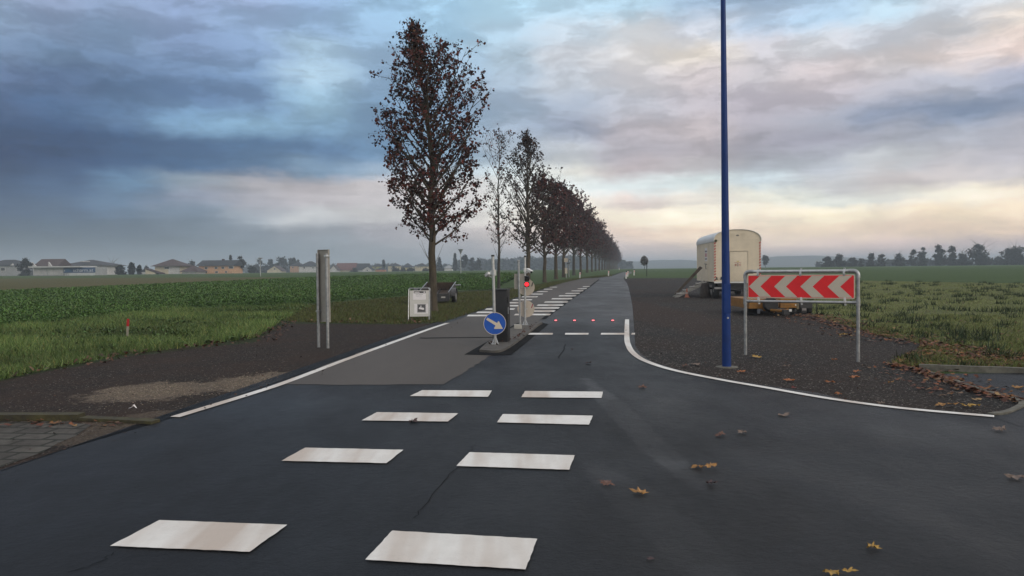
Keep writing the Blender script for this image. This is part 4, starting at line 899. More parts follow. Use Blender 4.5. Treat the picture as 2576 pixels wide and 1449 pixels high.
zb_ = h_at(1855, 709, Yf) - gz; ze = h_at(1797, 606, Yf) - gz; za = h_at(1853, 577.5, Yf) - gz; hw = WW/2; LL = 4.9
arc = []; n = 16
for k in range(n + 1):
    a = math.pi*k/n; ca, sa = math.cos(a), math.sin(a); e = 2/2.35
    arc.append((hw*math.copysign(abs(ca)**e, ca), ze + (za - ze)*abs(sa)**e))
q = MB(); q.prism([(-hw, zb_), (hw, zb_)] + arc, 0, LL); q.build('body', M_CREAM, t)
q = MB(); ro = [(x*1.025, ze - 0.01 + (z - ze)*1.0 + 0.022) for x, z in arc]; ri = [(x*1.001, z + 0.001) for x, z in arc]
q.prism([(-hw*1.025, ze - 0.035)] + ro[::-1] + [(hw*1.025, ze - 0.035)] + [(hw*1.002, ze - 0.035)] + ri + [(-hw*1.002, ze - 0.035)], -0.04, LL + 0.04); q.build('roof', M_ROOF, t, True)
q = MB(); q.box(-hw, hw, -0.012, 0.0, zb_ - 0.05, zb_ + 0.015); q.build('bumper_trim', M_ROOF, t)
q = MB(); q.box(-hw + 0.09, hw - 0.09, -0.003, -0.0004, ze + 0.02, ze + 0.028); q.build('seam', M_CREAM2, t)
for xs_ in (-hw*.42, hw*.62): q = MB(); q.box(xs_, xs_ + 0.006, -0.003, -0.0004, zb_ + 0.03, ze + 0.0195); q.build('seam', M_CREAM2, t)
# front door with its drip rail, notices and hooks
dx0 = (At(1837, 670, Yf) - A0).length - hw; dx1 = (At(1880.5, 670, Yf) - A0).length - hw; dz1 = h_at(1858, 632, Yf) - gz
dx0 = (1837 - 1855.5)/F*Yf; dx1 = (1880.5 - 1855.5)/F*Yf
q = MB(); q.box(dx0, dx1, -0.022, -0.001, zb_ + 0.02, dz1, 0.006); dr = q.build('door', M_CREAM, t, True)
q = MB(); q.box(dx0 - 0.02, dx1 + 0.02, -0.05, -0.001, dz1 + 0.004, dz1 + 0.02); q.build('drip_rail', M_CREAM2, dr)
q = MB(); q.box(dx1 - 0.004, dx1 + 0.012, -0.034, -0.0225, zb_ + 0.02, dz1); q.build('door_frame', M_CREAM2, dr)
def wx(zx): return (1710.6 + zx*.13452 - 1855.5)/F*Yf
def wz(zy): return h_at(1855, 566 + zy*.13452, Yf) - gz
q = MB(); q.box(wx(1017), wx(1144), -0.0245, -0.0225, wz(782), wz(700)); nt_ = q.build('warning_notice', mat('notice_cream', (0.60, 0.53, 0.42), 0.6), dr)
q = MB()
for cx in (1043, 1119):
    pts = [(wx(cx) + 0.036*math.cos(k*math.pi/10), -0.0262, wz(747) + 0.036*math.sin(k*math.pi/10)) for k in range(21)]; q.tube(pts, 0.0055, 5, False)
    q.tube([(wx(cx) - 0.025, -0.0262, wz(747) + 0.025), (wx(cx) + 0.025, -0.0262, wz(747) - 0.025)], 0.004, 5)
q.box(wx(1017), wx(1144), -0.0258, -0.0246, wz(705), wz(700)); q.build('prohibition_sign', mat('dull_red', (0.40, 0.05, 0.035), 0.6), nt_)
q = MB(); q.box(wx(1075), wx(1090), -0.0258, -0.0246, wz(775), wz(715)); q.box(wx(1033), wx(1052), -0.0256, -0.0246, wz(755), wz(738)); q.build('pictogram', mat('mid_brown', (0.25, 0.16, 0.12), 0.7), nt_)
q = MB(); q.box(wx(1065), wx(1100), -0.024, -0.0225, wz(688), wz(672)); q.build('yellow_sticker', mat('dull_yellow', (0.5, 0.42, 0.12), 0.6), dr)
for cx in (990, 1175):
    v = MB()
    for k in range(4): v.box(wx(cx - 38), wx(cx + 38), -0.008, -0.001, wz(165 + 20*k) - 0.006, wz(165 + 20*k) + 0.006)
    v.build('air_vent', M_CREAM2, t)
q = MB(); q.T = Matrix.Translation((wx(1080), -0.002, wz(196))) @ Matrix.Scale(0.5, 4, (0, 0, 1)); q.cyl((0, -0.008, 0), (0, 0, 0), 0.062, n=20); q.build('maker_badge', mat('badge_grey', (0.13, 0.12, 0.11), 0.5), t)
q = MB(); q.T = Matrix.Translation((wx(682), -0.05, wz(285))); q.lathe([(0.03, -0.06), (0.055, -0.04), (0.055, 0.02), (0.02, 0.04)], 12); q.build('marker_lamp', mat('olive_lamp', (0.06, 0.065, 0.03), 0.4), t, True)
for cx in (696, 778): q = MB(); q.box(wx(cx) - 0.045, wx(cx) + 0.045, -0.03, -0.001, wz(1018), wz(1000)); q.box(wx(cx) - 0.02, wx(cx) + 0.02, -0.03, -0.001, wz(1000), wz(965)); q.build('hook', M_BLACK, t)
# red-white corner stripes
for sx in (-1, 1):
    xa, xb = (-hw + 0.004, -hw + 0.078) if sx < 0 else (hw - 0.078, hw - 0.004)
    q = MB(); q.box(xa, xb, -0.004, -0.0005, zb_ + 0.03, ze - 0.04); st = q.build('corner_stripe', M_SIGNWHITE, t)
    q = MB(); N_ = 14; hh = (ze - zb_ - 0.07)/N_
    for k in range(N_):
        z = zb_ + 0.03 + k*hh; q.prism([(xa, z + 0.10*hh), (xb, z + 0.42*hh), (xb, z + 0.92*hh), (xa, z + 0.60*hh)], -0.0062, -0.0042)
    q.build('red_stripe', mat('stripe_red', (0.36, 0.016, 0.02), 0.55), st)
# left side: door seams, notices, handles
q = MB(); q.box(-hw - 0.014, -hw - 0.0005, 1.5, 2.9, zb_ + 0.02, ze - 0.12, 0.004); sd = q.build('side_door', M_CREAM, t)
q = MB(); q.tube([(-hw - 0.02, 1.75, ze - 1.0), (-hw - 0.07, 1.75, ze - 1.0), (-hw - 0.07, 1.75, ze - 1.2), (-hw - 0.02, 1.75, ze - 1.2)], 0.012, 6); q.tube([(-hw - 0.01, 1.9, ze - 0.98), (-hw - 0.06, 2.2, ze - 0.97), (-hw - 0.01, 2.5, ze - 0.98)], 0.012, 6); q.build('handle', M_CHAR, sd, True)
def side(y0, y1, z0, z1, nm, m, d=0.016): q = MB(); q.box(-hw - d, -hw - 0.0005, y0, y1, z0, z1); return q.build(nm, m, t)
side(1.72, 2.35, ze - 0.85, ze - 0.25, 'side_notice', M_PAPER, 0.0165); side(1.8, 2.25, ze - 0.44, ze - 0.37, 'notice_bar', M_BLACK, 0.0185); side(1.85, 2.22, ze - 0.65, ze - 0.49, 'notice_patch', mat('faded_pink', (0.45, 0.16, 0.16), 0.6), 0.0185); side(1.8, 2.25, ze - 0.78, ze - 0.72, 'notice_bar', M_BLACK, 0.0185)
# chassis, wheels, drawbar
q = MB(); q.box(-hw*.8, hw*.8, 0.1, LL - 0.1, zb_ - 0.16, zb_ - 0.051); q.box(-hw*.45, hw*.45, 0.2, 1.1, 0.42, zb_ - 0.161); q.box(-hw*.35, hw*.35, LL - 1.2, LL - 0.4, 0.42, zb_ - 0.161); q.cyl((-hw*.85, 0.55, 0.36), (hw*.85, 0.55, 0.36), 0.05); q.cyl((-hw*.85, LL - .8, 0.36), (hw*.85, LL - .8, 0.36), 0.05); q.build('chassis', M_CHAR, t)
for yy in (0.55, LL - 0.8):
    for sx in (-1, 1): wheel(t, (sx*(hw - 0.16), yy, 0.355), 0.355, 0.2)
q = MB(); q.tube([(-0.5, 0.3, 0.42), (-0.05, -0.95, 0.38)], 0.035, 8); q.tube([(0.5, 0.3, 0.42), (0.05, -0.95, 0.38)], 0.035, 8); q.cyl((0, -0.9, 0.38), (0, -1.1, 0.38), 0.05); q.build('drawbar', M_CHAR, t, True)
q = MB(); q.box(-hw + 0.02, -hw + 0.5, -0.02, 0.06, zb_ - 0.30, zb_ - 0.22); q.build('tail_lamp_bar', mat('bar_grey', (0.22, 0.22, 0.22), 0.5), t)
# corner support sack-covered drum beside the wheel
wag = t
# ---- wooden steps leaning on the wagon's side door
Tw = Matrix.Translation(t.location) @ Matrix.Rotation(t.rotation_euler[2], 4, 'Z')
p = Tw @ Vector((-hw - 0.75, 2.1, 0)); p.z = g(p.y)
M_WOODS = mat('grey_timber', (0.44, 0.42, 0.385), 0.8, var=0.25, scale=6, stretch=(1, 1, 4)); M_WOODB = mat('brown_timber', (0.11, 0.085, 0.065), 0.8, var=0.25, scale=6)
ts = thing('wagon_steps', p, 'weathered timber steps with a slanted handrail leading up to the site wagon side door', 'steps', t.rotation_euler[2])
hs = zb_ - 0.03; ax0, ax1 = -0.75, 0.70
for yy in (-0.45, 0.45):
    q = MB(); q.prism([(ax0, 0), (ax0 + 0.18, 0), (ax1, hs - 0.10), (ax1, hs + 0.04)], yy - 0.03, yy + 0.03); q.build('stringer', M_WOODS, ts)
for k in range(4):
    u = (k + 0.8)/4.6; xx = ax0 + 0.1 + (ax1 - ax0 - 0.1)*u; zc = hs*u
    q = MB(); q.box(xx - 0.13, xx + 0.11, -0.52, 0.52, zc + 0.02, zc + 0.055); q.build('tread', M_WOODS, ts)
q = MB(); q.prism([(ax0 + 0.12, 0.12), (ax0 + 0.27, 0.12), (ax1 - 0.02, hs + 0.62), (ax1 - 0.14, hs + 0.70)], 0.56, 0.62); q.build('handrail', M_WOODB, ts)
# ---- traffic cone by the steps
p = G(1728, 748.5)
t = thing('traffic_cone', p, 'faded orange traffic cone standing at the foot of the wagon steps', 'traffic cone')
hc = 22.5/F*p.y; M_ORG = mat('faded_orange', (0.42, 0.15, 0.09), 0.6, var=0.15); 
q = MB(); q.box(-0.115, 0.115, -0.115, 0.115, 0, 0.03, 0.008); q.build('base', M_ORG, t, True)
q = MB(); q.lathe([(0.085, 0.03), (0.022, hc), (0.012, hc + 0.004)], 20); cn = q.build('cone', M_ORG, t, True)
q = MB(); f = lambda z: 0.085 - (0.063)*(z - 0.03)/(hc - 0.03) + 0.003; q.lathe([(f(hc*.42), hc*.42), (f(hc*.62), hc*.62)], 20); q.build('band', mat('dirty_white', (0.46, 0.36, 0.32), 0.6), cn, True)

# ---- drum under the wagon
p = G(1777, 750.5); q = MB(); q.T = Matrix.Translation((p.x, p.y + 0.2, g(p.y + 0.2)))
q.lathe([(0.22, 0), (0.24, 0.05), (0.22, 0.3), (0.20, 0.5), (0.16, 0.66), (0.02, 0.68)], 22); tag(q.build('covered_drum', mat('drum_brown', (0.045, 0.036, 0.030), 0.85, var=0.3, bump=0.4, bscale=12), None, True), 'dark brown covered drum standing between the steps and the wagon wheel', 'drum')

# ---- yellow machine trailer behind the chevron sign
p = G(1945, 797); Z = p.y + 0.35; s = Z/F; p = Vector((At(1945, 797, Z).x, Z, g(Z)))
t = thing('yellow_trailer', p, 'low yellow machine trailer with V-shaped drawbar parked behind the chevron sign', 'trailer')
M_YEL = mat('machine_yellow', (0.235, 0.105, 0.010), 0.55, var=0.3, scale=5)
def yx(x): return (x - 1945)*s
def yz(y): return h_at(1945, y, Z) - p.z
q = MB(); q.box(yx(1885), yx(1927), 0, 2.3, yz(776), yz(752), 0.01); q.box(yx(1928), yx(1962), 0.03, 2.3, yz(772), yz(754), 0.01); q.box(yx(1963), yx(2004), 0, 2.3, yz(775), yz(747), 0.01); q.build('body', M_YEL, t)
q = MB(); q.box(yx(2004.5), yx(2011), 0.02, 0.3, yz(779), yz(757), 0.008); q.build('corner_guard', mat('guard_olive', (0.12, 0.10, 0.06), 0.6), t)
q = MB()
for xa, xb in ((1921, 1948), (1984, 1956)): q.prism([(yx(xa), yz(776.5)), (yx(xa), yz(781)), (yx(xb), yz(786)), (yx(xb), yz(780))], -0.03, 0.10) if xa < xb else q.prism([(yx(xb), yz(780)), (yx(xb), yz(786)), (yx(xa), yz(781)), (yx(xa), yz(776.5))], -0.03, 0.10)
q.tube([(yx(1922), 0.05, yz(779)), (yx(1952), -0.75, yz(779))], 0.035, 8); q.tube([(yx(1983), 0.05, yz(779)), (yx(1954), -0.75, yz(779))], 0.035, 8); q.build('drawbar', M_YEL, t)
q = MB(); q.box(yx(1946), yx(1962), -0.86, -0.70, yz(788), yz(776), 0.01); q.tube([(yx(1957), -0.72, 0.0), (yx(1957), -0.72, yz(776))], 0.022, 8); q.build('hitch', M_CHAR, t)
q = MB(); q.box(yx(1959), yx(1965), -0.89, -0.861, yz(780), yz(774)); q.build('coupling_plate', M_WHITE, t)
sp = MB(); sp.T = Matrix.Translation((yx(1935), -0.12, yz(766))) @ Matrix.Rotation(R(75), 4, 'X'); sp.lathe([(0.12, -0.08), (0.20, -0.09), (0.225, -0.04), (0.225, 0.04), (0.20, 0.09), (0.12, 0.08)], 24); sw = sp.build('spare_wheel', M_RUBBER, t, True)
sp = MB(); sp.T = Matrix.Translation((yx(1935), -0.12, yz(766))) @ Matrix.Rotation(R(75), 4, 'X'); sp.lathe([(0.02, -0.06), (0.118, -0.05), (0.118, 0.05), (0.02, 0.06)], 18); sp.build('rim', M_RIM, sw, True)
for x in (1892, 1998): wheel(t, (yx(x), 0.35, 0.155), 0.155, 0.18)
wheel(t, (yx(1917), 0.9, 0.165), 0.165, 0.2)
q = MB(); q.T = Matrix.Translation((yx(2001.5), -0.004, yz(768))) @ Matrix.Rotation(R(90), 4, 'X'); q.lathe([(0.022, 0), (0.02, 0.012), (0.002, 0.014)], 14); q.build('reflector', M_WHITE, t, True)
q = MB(); q.tube([(yx(1905), 0.3, yz(752)), (yx(1915), 0.25, yz(744)), (yx(1930), 0.25, yz(744)), (yx(1940), 0.3, yz(752))], 0.012, 6); q.tube([(yx(1925), 0.35, yz(753)), (yx(1936), 0.3, yz(745)), (yx(1950), 0.4, yz(753))], 0.012, 6); q.build('hose', M_GALV, t, True)
q = MB(); q.box(yx(1904.5), yx(1911), -0.05, -0.001, yz(788), yz(778), 0.004); q.build('toolbox', mat('steel_blue', (0.12, 0.13, 0.15), 0.5), t)
# ---- dark trailer beside it
p2 = G(2036, 791); Z = p2.y + 0.1; s = Z/F; p2 = Vector((At(2036, 791, Z).x, Z, g(Z)))
t = thing('dark_trailer', p2, 'dark flat trailer with a small plate at the grass edge beside the yellow trailer', 'trailer')
yx = lambda x: (x - 2036)*s
yz = lambda y: h_at(2036, y, Z) - p2.z
q = MB(); q.box(yx(2014), yx(2046), 0.05, 2.2, yz(776), yz(758), 0.01); q.box(yx(2016), yx(2030), 0.02, 0.4, yz(787), yz(777), 0.01); q.build('body', M_CHAR, t)
q = MB(); q.box(yx(2018), yx(2029), 0.008, 0.019, yz(781), yz(775)); q.build('number_plate', mat('plate_grey', (0.22, 0.20, 0.20), 0.5), t)
wheel(t, (yx(2041), 0.25, 0.16), 0.16, 0.14)
q = MB(); q.tube([(yx(2046), 0.1, yz(762)), (yx(2058), 0.1, yz(762)), (yx(2058), 0.1, yz(790)), (yx(2030), 0.1, yz(791))], 0.018, 6); q.build('guard_rail', M_CHAR, t, True)

# ---- single fallen leaves
def leaf(x, y, px, col, label, two=False, flat=False):
    p = G(x, y, 0.024); s = px/F*p.y*1.14; k = len(LO); a = random.uniform(0, 6.28); cu = 0.05 if flat else random.uniform(0.06, 0.22)
    c, sn = math.cos(a), math.sin(a); V = []
    def put(ox, oy, a, s, lift):
        c, sn = math.cos(a), math.sin(a); b = len(V); nx = random.uniform(-.12, .12)
        Q = [(u*s, v*s) for u, v in LO]; zs = [cu*u*u/s*1.3 + 0.35*cu*max(0, v)**2/s + nx*u + random.uniform(-.012, .02)*(0 if flat else 1) for u, v in Q]; zm = min(zs)
        for (u, v), z in zip(Q, zs): V.append((ox + u*c - v*sn, oy + u*sn + v*c, z - zm + lift))
        V.append((ox, oy, lift + 0.004 - min(0, zm))); return b
    fs = []
    for j in range(2 if two else 1):
        b = put(0 if not j else s*0.45, 0 if not j else -s*.1, a + j*1.4, s*(0.72 if two else 0.88), 0.001 + 0.012*j); fs += [(b + i, b + (i+1) % k, b + k) for i in range(k)]
    me = bpy.data.meshes.new('fallen_leaf'); me.from_pydata(V, [], fs); me.update()
    o = link('fallen_leaf', me, LM[col]); o.location = p; tag(o, label, 'leaf', 'single fallen maple leaves')
LM = {'tan': mat('leaf_tan', (0.30, 0.155, 0.045), 0.6, var=0.35, scale=22), 'brown': mat('leaf_brown', (0.115, 0.055, 0.038), 0.65, var=0.35, scale=22), 'pale': mat('leaf_pale', (0.17, 0.125, 0.10), 0.65, var=0.3, scale=22),
      'dark': mat('leaf_dark', (0.05, 0.026, 0.026), 0.6, var=0.35, scale=22), 'yellow': mat('leaf_yellow', (0.36, 0.22, 0.045), 0.6, var=0.3, scale=22), 'orange': mat('leaf_orange', (0.30, 0.105, 0.030), 0.6, var=0.35, scale=22), 'red': mat('leaf_red', (0.13, 0.022, 0.016), 0.6, var=0.3, scale=22)}
for a in ((1757, 1176, 56, 'tan', 'curled tan maple leaf lying alone on the dark asphalt, uppermost of the near ones', True), (1785, 1218, 44, 'dark', 'dark purple brown curled leaf just below the curled tan leaf on the asphalt'),
          (1608, 1242, 58, 'tan', 'tan leaf with brown middle on the asphalt beside a reddish leaf'), (1525, 1221, 52, 'brown', 'flat reddish brown leaf on the asphalt below the white blocks'),
          (1808, 1095, 44, 'brown', 'brown leaf in the middle of the junction beside a paler one'), (1868, 1089, 34, 'pale', 'pale greyish leaf beside a brown one in the middle of the junction'),
          (1968, 1045, 46, 'pale', 'pale folded leaf on the asphalt just below the curved white line'), (1612, 975, 34, 'brown', 'small brown leaf on the asphalt where the white line bends'),
          (2192, 1379, 50, 'yellow', 'ochre yellow leaf lying alone in the lower right of the road'), (2094, 1444, 66, 'yellow', 'large ochre leaf cut off by the bottom edge of the picture', True),
          (2518, 1083, 48, 'pale', 'greenish pale leaf on the asphalt below the end of the white line'), (2553, 1202, 56, 'pale', 'pinkish grey leaf on the asphalt at the far right edge'),
          (1633, 1404, 32, 'dark', 'faint dark flattened leaf on the asphalt right of the nearest white block', False, True), (2556, 976, 40, 'tan', 'tan leaf on the side road behind the kerb'),
          (1038, 1061, 34, 'dark', 'dark brown leaf lying on a white crossing block'), (1482, 914.5, 24, 'brown', 'thin brown leaf in the lane in front of the dashed line'), (1440, 880, 10, 'dark', 'tiny dark leaf in the lane before the dashed line'),
          (1748, 917.5, 36, 'pale', 'pale brown leaf on the gravel left of the blue pole foot'), (1722, 921, 22, 'brown', 'small brown leaf on the gravel nearest the white line bend'), (1862, 936, 34, 'orange', 'orange brown leaf on the gravel just right of the blue pole foot'),
          (1905, 899, 36, 'yellow', 'yellow leaf on the gravel by the left post of the chevron sign'), (1984, 958, 38, 'orange', 'orange leaf on the gravel beside a dark red leaf'), (2000, 976, 22, 'red', 'dark red leaf on the gravel close to the white line'),
          (2087, 962, 32, 'orange', 'orange leaf lying alone on the dark gravel below the chevron sign'), (2150, 951, 32, 'orange', 'lower of two orange leaves at the foot of the right chevron sign post'), (2152, 936, 30, 'orange', 'upper of two orange leaves at the foot of the right chevron sign post'),
          (2112, 992, 26, 'orange', 'small orange leaf on the gravel just behind the white line'), (2114, 843, 22, 'yellow', 'yellow leaf on the gravel seen under the chevron sign', True), (2242, 964, 22, 'tan', 'tan leaf on the gravel between the sign post and the kerb'),
          (2370, 1020, 44, 'tan', 'curled tan leaf on the gravel beside the yellow one near the kerb tip', True), (2432, 1023, 44, 'yellow', 'bright yellow and tan leaf on the gravel near the kerb tip', True), (2218, 1016, 32, 'pale', 'pale curled leaf touching the white edge line'),
          (1980, 922, 26, 'pale', 'pale grey leaf on the gravel under the middle of the chevron sign'), (2100, 906, 22, 'orange', 'reddish leaf on the gravel left of the right sign post'), (2188, 858, 18, 'pale', 'small pale leaf on the gravel near the leaf-covered grass edge')):
    leaf(*a)
# ================================================================== trees of the avenue
M_BARK = mat('bark', (0.060, 0.048, 0.032), 0.9, var=0.35, scale=9, bump=0.8, bscale=30, stretch=(1, 1, 0.25))
M_BARKG = mat('bark_grey', (0.055, 0.052, 0.046), 0.9, var=0.3, scale=9, bump=0.6, bscale=30, stretch=(1, 1, 0.25))
M_TLEAF = mat('withered_leaf', (1, 1, 1), 0.7, var=0.0, spec=0.2, attr='tint')
def tube_np(V, Fc, pts, rads, n):
    b = len(V); prev = None
    for i, p in enumerate(pts):
        t = (pts[min(i+1, len(pts)-1)] - pts[max(i-1, 0)]); t.normalize()
        if prev is None: a = t.orthogonal().normalized()
        else:
            a = prev - t*prev.dot(t)
            a = a.normalized() if a.length > 1e-5 else t.orthogonal().normalized()
        prev = a; c = t.cross(a)
        for k in range(n):
            an = 2*math.pi*k/n; V.append(p + (a*math.cos(an) + c*math.sin(an))*rads[i])
    for i in range(len(pts)-1):
        for k in range(n): Fc.append((b+i*n+k, b+i*n+(k+1) % n, b+(i+1)*n+(k+1) % n, b+(i+1)*n+k))
def make_tree(seed, H, cb, prof, r0, nb, nsub, ntw, lps, lsize, lean=(0, 0), dens=lambda h, a: 1.0, cols=None, probs=None, shoots=0, side=0.0):
    """trunk with rising limbs (one mesh) and a crown of withered leaves on twigs (one mesh)"""
    r = random.Random(seed); V = []; Fc = []; LP = []
    tp = []; tr = []; nT = 15
    for k in range(nT + 1):
        u = k/nT; h = H*u; w = 0.0 if u < .15 else 0.05
        tp.append(Vector((lean[0]*max(0, u-.5)**1.6*2.8 + r.uniform(-w, w), lean[1]*u + r.uniform(-w, w), h - (0.05 if k == 0 else 0))))
        fl = 1.35 if k == 0 else 1.0
        tr.append(max(0.010, r0*fl*(1 - u*0.98)**0.85))
    # trunk with a flared base
    tp.insert(1, Vector((tp[0].x, tp[0].y, 0.18))); tr.insert(1, r0*1.08)
    tube_np(V, Fc, tp, tr, 12)
    def trunk_at(h):
        for i in range(len(tp)-1):
            if tp[i].z <= h <= tp[i+1].z: u = (h - tp[i].z)/(tp[i+1].z - tp[i].z); return tp[i].lerp(tp[i+1], u), tr[i]*(1-u) + tr[i+1]*u
        return tp[-1], tr[-1]
    def grow(o, d, L, rad, lv, n, curve):
        pts = [o.copy()]; rs = [rad]; q = d.copy(); seg = 5 if lv == 1 else (3 if lv == 2 else 2); p_ = o.copy()
        for k in range(seg):
            q = (q + Vector((r.uniform(-.13, .13), r.uniform(-.13, .13), curve/seg + r.uniform(-.05, .05)))).normalized(); p_ = p_ + q*(L/seg); pts.append(p_.copy()); rs.append(max(0.0035, rad*(1 - 0.85*(k+1)/seg)))
        tube_np(V, Fc, pts, rs, n); return pts, q
    for i in range(nb):
        u = ((i + r.uniform(.1, .9))/nb)**1.15; h = cb*0.93 + (H*0.95 - cb*0.93)*u; o, tr_ = trunk_at(h); az = i*2.39996 + r.uniform(-.4, .4)
        el = R(34 + 32*u + r.uniform(-9, 9)); Rm = prof(min(1, (h - cb)/(H - cb) + 0.16)) * r.uniform(0.78, 1.08) * (1 + side*math.cos(az)); L = max(0.35, Rm/math.cos(el)*0.90); L = min(L, (H*1.02 - h)/max(.3, math.sin(el)))
        d = Vector((math.cos(az)*math.cos(el), math.sin(az)*math.cos(el), math.sin(el))); pts, q = grow(o, d, L, min(tr_*0.55, 0.012 + 0.016*L), 1, 5, 0.35)
        for j in range(nsub):
            v = (j + r.uniform(.15, .95))/nsub; v = 0.14 + 0.86*v; idx = min(4, int(v*5)); o2 = pts[idx].lerp(pts[idx+1], min(1, v*5 - idx)); dd = (pts[idx+1] - pts[idx]).normalized()
            sd = dd.cross(Vector((r.uniform(-1, 1), r.uniform(-1, 1), r.uniform(-1, 1)))).normalized(); d2 = (dd*0.65 + sd*0.75 + Vector((0, 0, .15))).normalized(); L2 = L*r.uniform(.20, .36)*(1.15 - .5*v) + 0.12
            p2, q2 = grow(o2, d2, L2, 0.009 + 0.002*L, 2, 3, 0.25)
            D = dens(h, az)
            for w in range(ntw):
                x = r.uniform(.25, 1.0); idx2 = min(2, int(x*3)); o3 = p2[idx2].lerp(p2[idx2+1], x*3 - idx2); sd = Vector((r.uniform(-1, 1), r.uniform(-1, 1), r.uniform(-.5, 1))).normalized(); d3 = (q2*.7 + sd*.8).normalized()
                p3, q3 = grow(o3, d3, r.uniform(.12, .34), 0.005, 3, 3, 0.1)
                for z in range(lps):
                    if r.random() < D: LP.append(p3[r.choice((1, 2, 2))] + Vector((r.gauss(0, .045), r.gauss(0, .045), r.gauss(-.03, .045))))
            for z in range(lps if ntw else lps*2):
                if r.random() < D: LP.append(p2[r.choice((1, 2, 3))] + Vector((r.gauss(0, .07), r.gauss(0, .07), r.gauss(-.02, .06))))
    for k in range(shoots):   # thin water shoots low on the trunk
        h = r.uniform(.62, .8)*cb; o, tr_ = trunk_at(h); az = (0.2 if k % 2 else math.pi + 0.2); d = Vector((math.cos(az)*.5, math.sin(az)*.5, .8)); grow(o, d.normalized(), cb*.38, 0.013, 1, 5, .35)
    LPa = np.array([tuple(q) for q in LP]); n = len(LPa); ra = np.random.default_rng(seed)
    nv = ra.normal(0, 1, (n, 3)); nv /= np.linalg.norm(nv, axis=1)[:, None]; d = ra.normal(0, .7, (n, 3)); d[:, 2] -= 0.8; d -= nv*(d*nv).sum(1)[:, None]; d /= np.linalg.norm(d, axis=1)[:, None]; s = np.cross(nv, d)
    L = lsize*ra.uniform(.55, 1.25, n)[:, None]; wd = L*ra.uniform(.35, .62, (n, 1)); Q = np.empty((n, 5, 3))
    Q[:, 0] = LPa; Q[:, 1] = LPa + d*L*.45 + s*wd + nv*L*.16; Q[:, 2] = LPa + d*L; Q[:, 3] = LPa + d*L*.5 - s*wd*.9 + nv*L*.14; Q[:, 4] = LPa + d*L*.42
    I = np.arange(n)[:, None]*5; F3 = np.concatenate([I + np.array([[0, 1, 4]]), I + np.array([[1, 2, 4]]), I + np.array([[2, 3, 4]]), I + np.array([[3, 0, 4]])])
    k = ra.choice(len(cols), n, p=np.array(probs)/sum(probs)); c = np.array(cols)[k]*ra.uniform(.6, 1.35, (n, 1)); C = np.concatenate([c]*4)
    wood = np_mesh('trunk', np.array([tuple(q) for q in V]), np.array(Fc), smooth=True); crown = np_mesh('crown', Q.reshape(-1, 3), F3, C)
    return wood, crown
MC = [(0.082, 0.024, 0.020), (0.042, 0.015, 0.014), (0.125, 0.034, 0.026), (0.022, 0.011, 0.012), (0.085, 0.040, 0.020)]; MP = [4, 3, 2, 3, 1]
def plant(p, meshes, label, group, bark=M_BARK, sc=1.0, rz=0.0, name='maple_tree', cat='tree'):
    t = thing(name, p, label, cat, rz, group); t.scale = (sc, sc, sc)
    link('trunk', meshes[0], bark, t); link('crown', meshes[1], M_TLEAF, t); return t
AV = 'avenue trees along the left of the road'
def prof1(u):   # full, widest low, drawn out to a narrow tip
    pts = [(0, .50), (.12, .80), (.27, 1.0), (.42, 1.0), (.56, .86), (.70, .64), (.83, .42), (.93, .20), (1, .05)]
    return float(np.interp(u, [a for a, _ in pts], [b for _, b in pts]))
p = GX(1090, 26.8); H1 = h_at(1040, 42, 26.8) - p.z
t1 = make_tree(11, H1, 2.4, lambda u: 2.42*prof1(u), 0.145, 68, 9, 3, 6, 0.104, (-0.72, 0), lambda h, a: 1.0 - 0.72*max(0, min(1, (h - 5.6)/3.4)), MC, MP, 3)
plant(p, t1, 'tall full maple with reddish brown withered leaves beside the sandwich board, first of the row', AV)
p = GX(1255, 40.1); H2 = h_at(1258, 343, 40.1) - p.z
t2 = make_tree(22, H2, 2.5, lambda u: 1.1*(0.55 + 0.6*u if u < .8 else 1.1 - 1.0*(u-.8)*4*.6), 0.085, 30, 6, 2, 2, 0.115, (0.1, 0), lambda h, a: 0.28 + 0.5*max(0, (h-4)/4), MC, MP, 2)
plant(p, t2, 'thin young maple with sparse leaves and bare twigs, rising behind the black cabinet', AV, M_BARKG)
p = GX(1328.7, 51.9); H3 = h_at(1332, 329, 51.9) - p.z
t3 = make_tree(33, H3, 2.3, lambda u: 2.5*prof1(u)*1.0 + 0.15, 0.17, 50, 7, 2, 4, 0.14, (0.05, 0), lambda h, a: 0.85, [(0.036, 0.018, 0.015), (0.024, 0.013, 0.012), (0.05, 0.024, 0.018)], [3, 3, 1], 0)
plant(p, t3, 'dense dark maple with a narrow top standing directly behind the red traffic light', AV)
vr = []
def proff(u): return float(np.interp(u, [0, .12, .3, .55, .75, .9, 1], [.72, .95, 1, .86, .62, .36, .10]))
for k, sd in enumerate((44, 55, 66, 77)):
    vr.append(make_tree(sd, 9.0, 2.2, lambda u: 2.85*proff(u), 0.17, 42, 7, 1, 6, 0.20, (0.3*(-1)**k, 0), lambda h, a: 0.95, MC, [4, 3, 1.4, 3, .6], 0))
uA = 6.727; rowx = lambda Z: GX(1288 + F*(0.15177 - uA/Z), Z)
Zs = [62.1, 72, 80.5, 93, 106, 122, 137, 152, 170, 188, 204, 218, 232, 246, 260, 275, 290, 306, 322, 340, 358, 378, 398, 420]
lab = ['avenue maple next behind the dense dark one at the red light', 'second avenue maple behind the one at the red light', 'third avenue maple behind the one at the red light', 'avenue maple just right of the distant white roadside signs', 'avenue maple beside the first black-topped white delineator', 'first avenue maple beyond the delineator on the left verge', 'second avenue maple beyond the delineator on the left verge', 'third avenue maple beyond the delineator on the left verge']
hs_ = [8.3, 8.9, 9.3, 9.6, 9.2, 9.8, 9.3, 9.7]
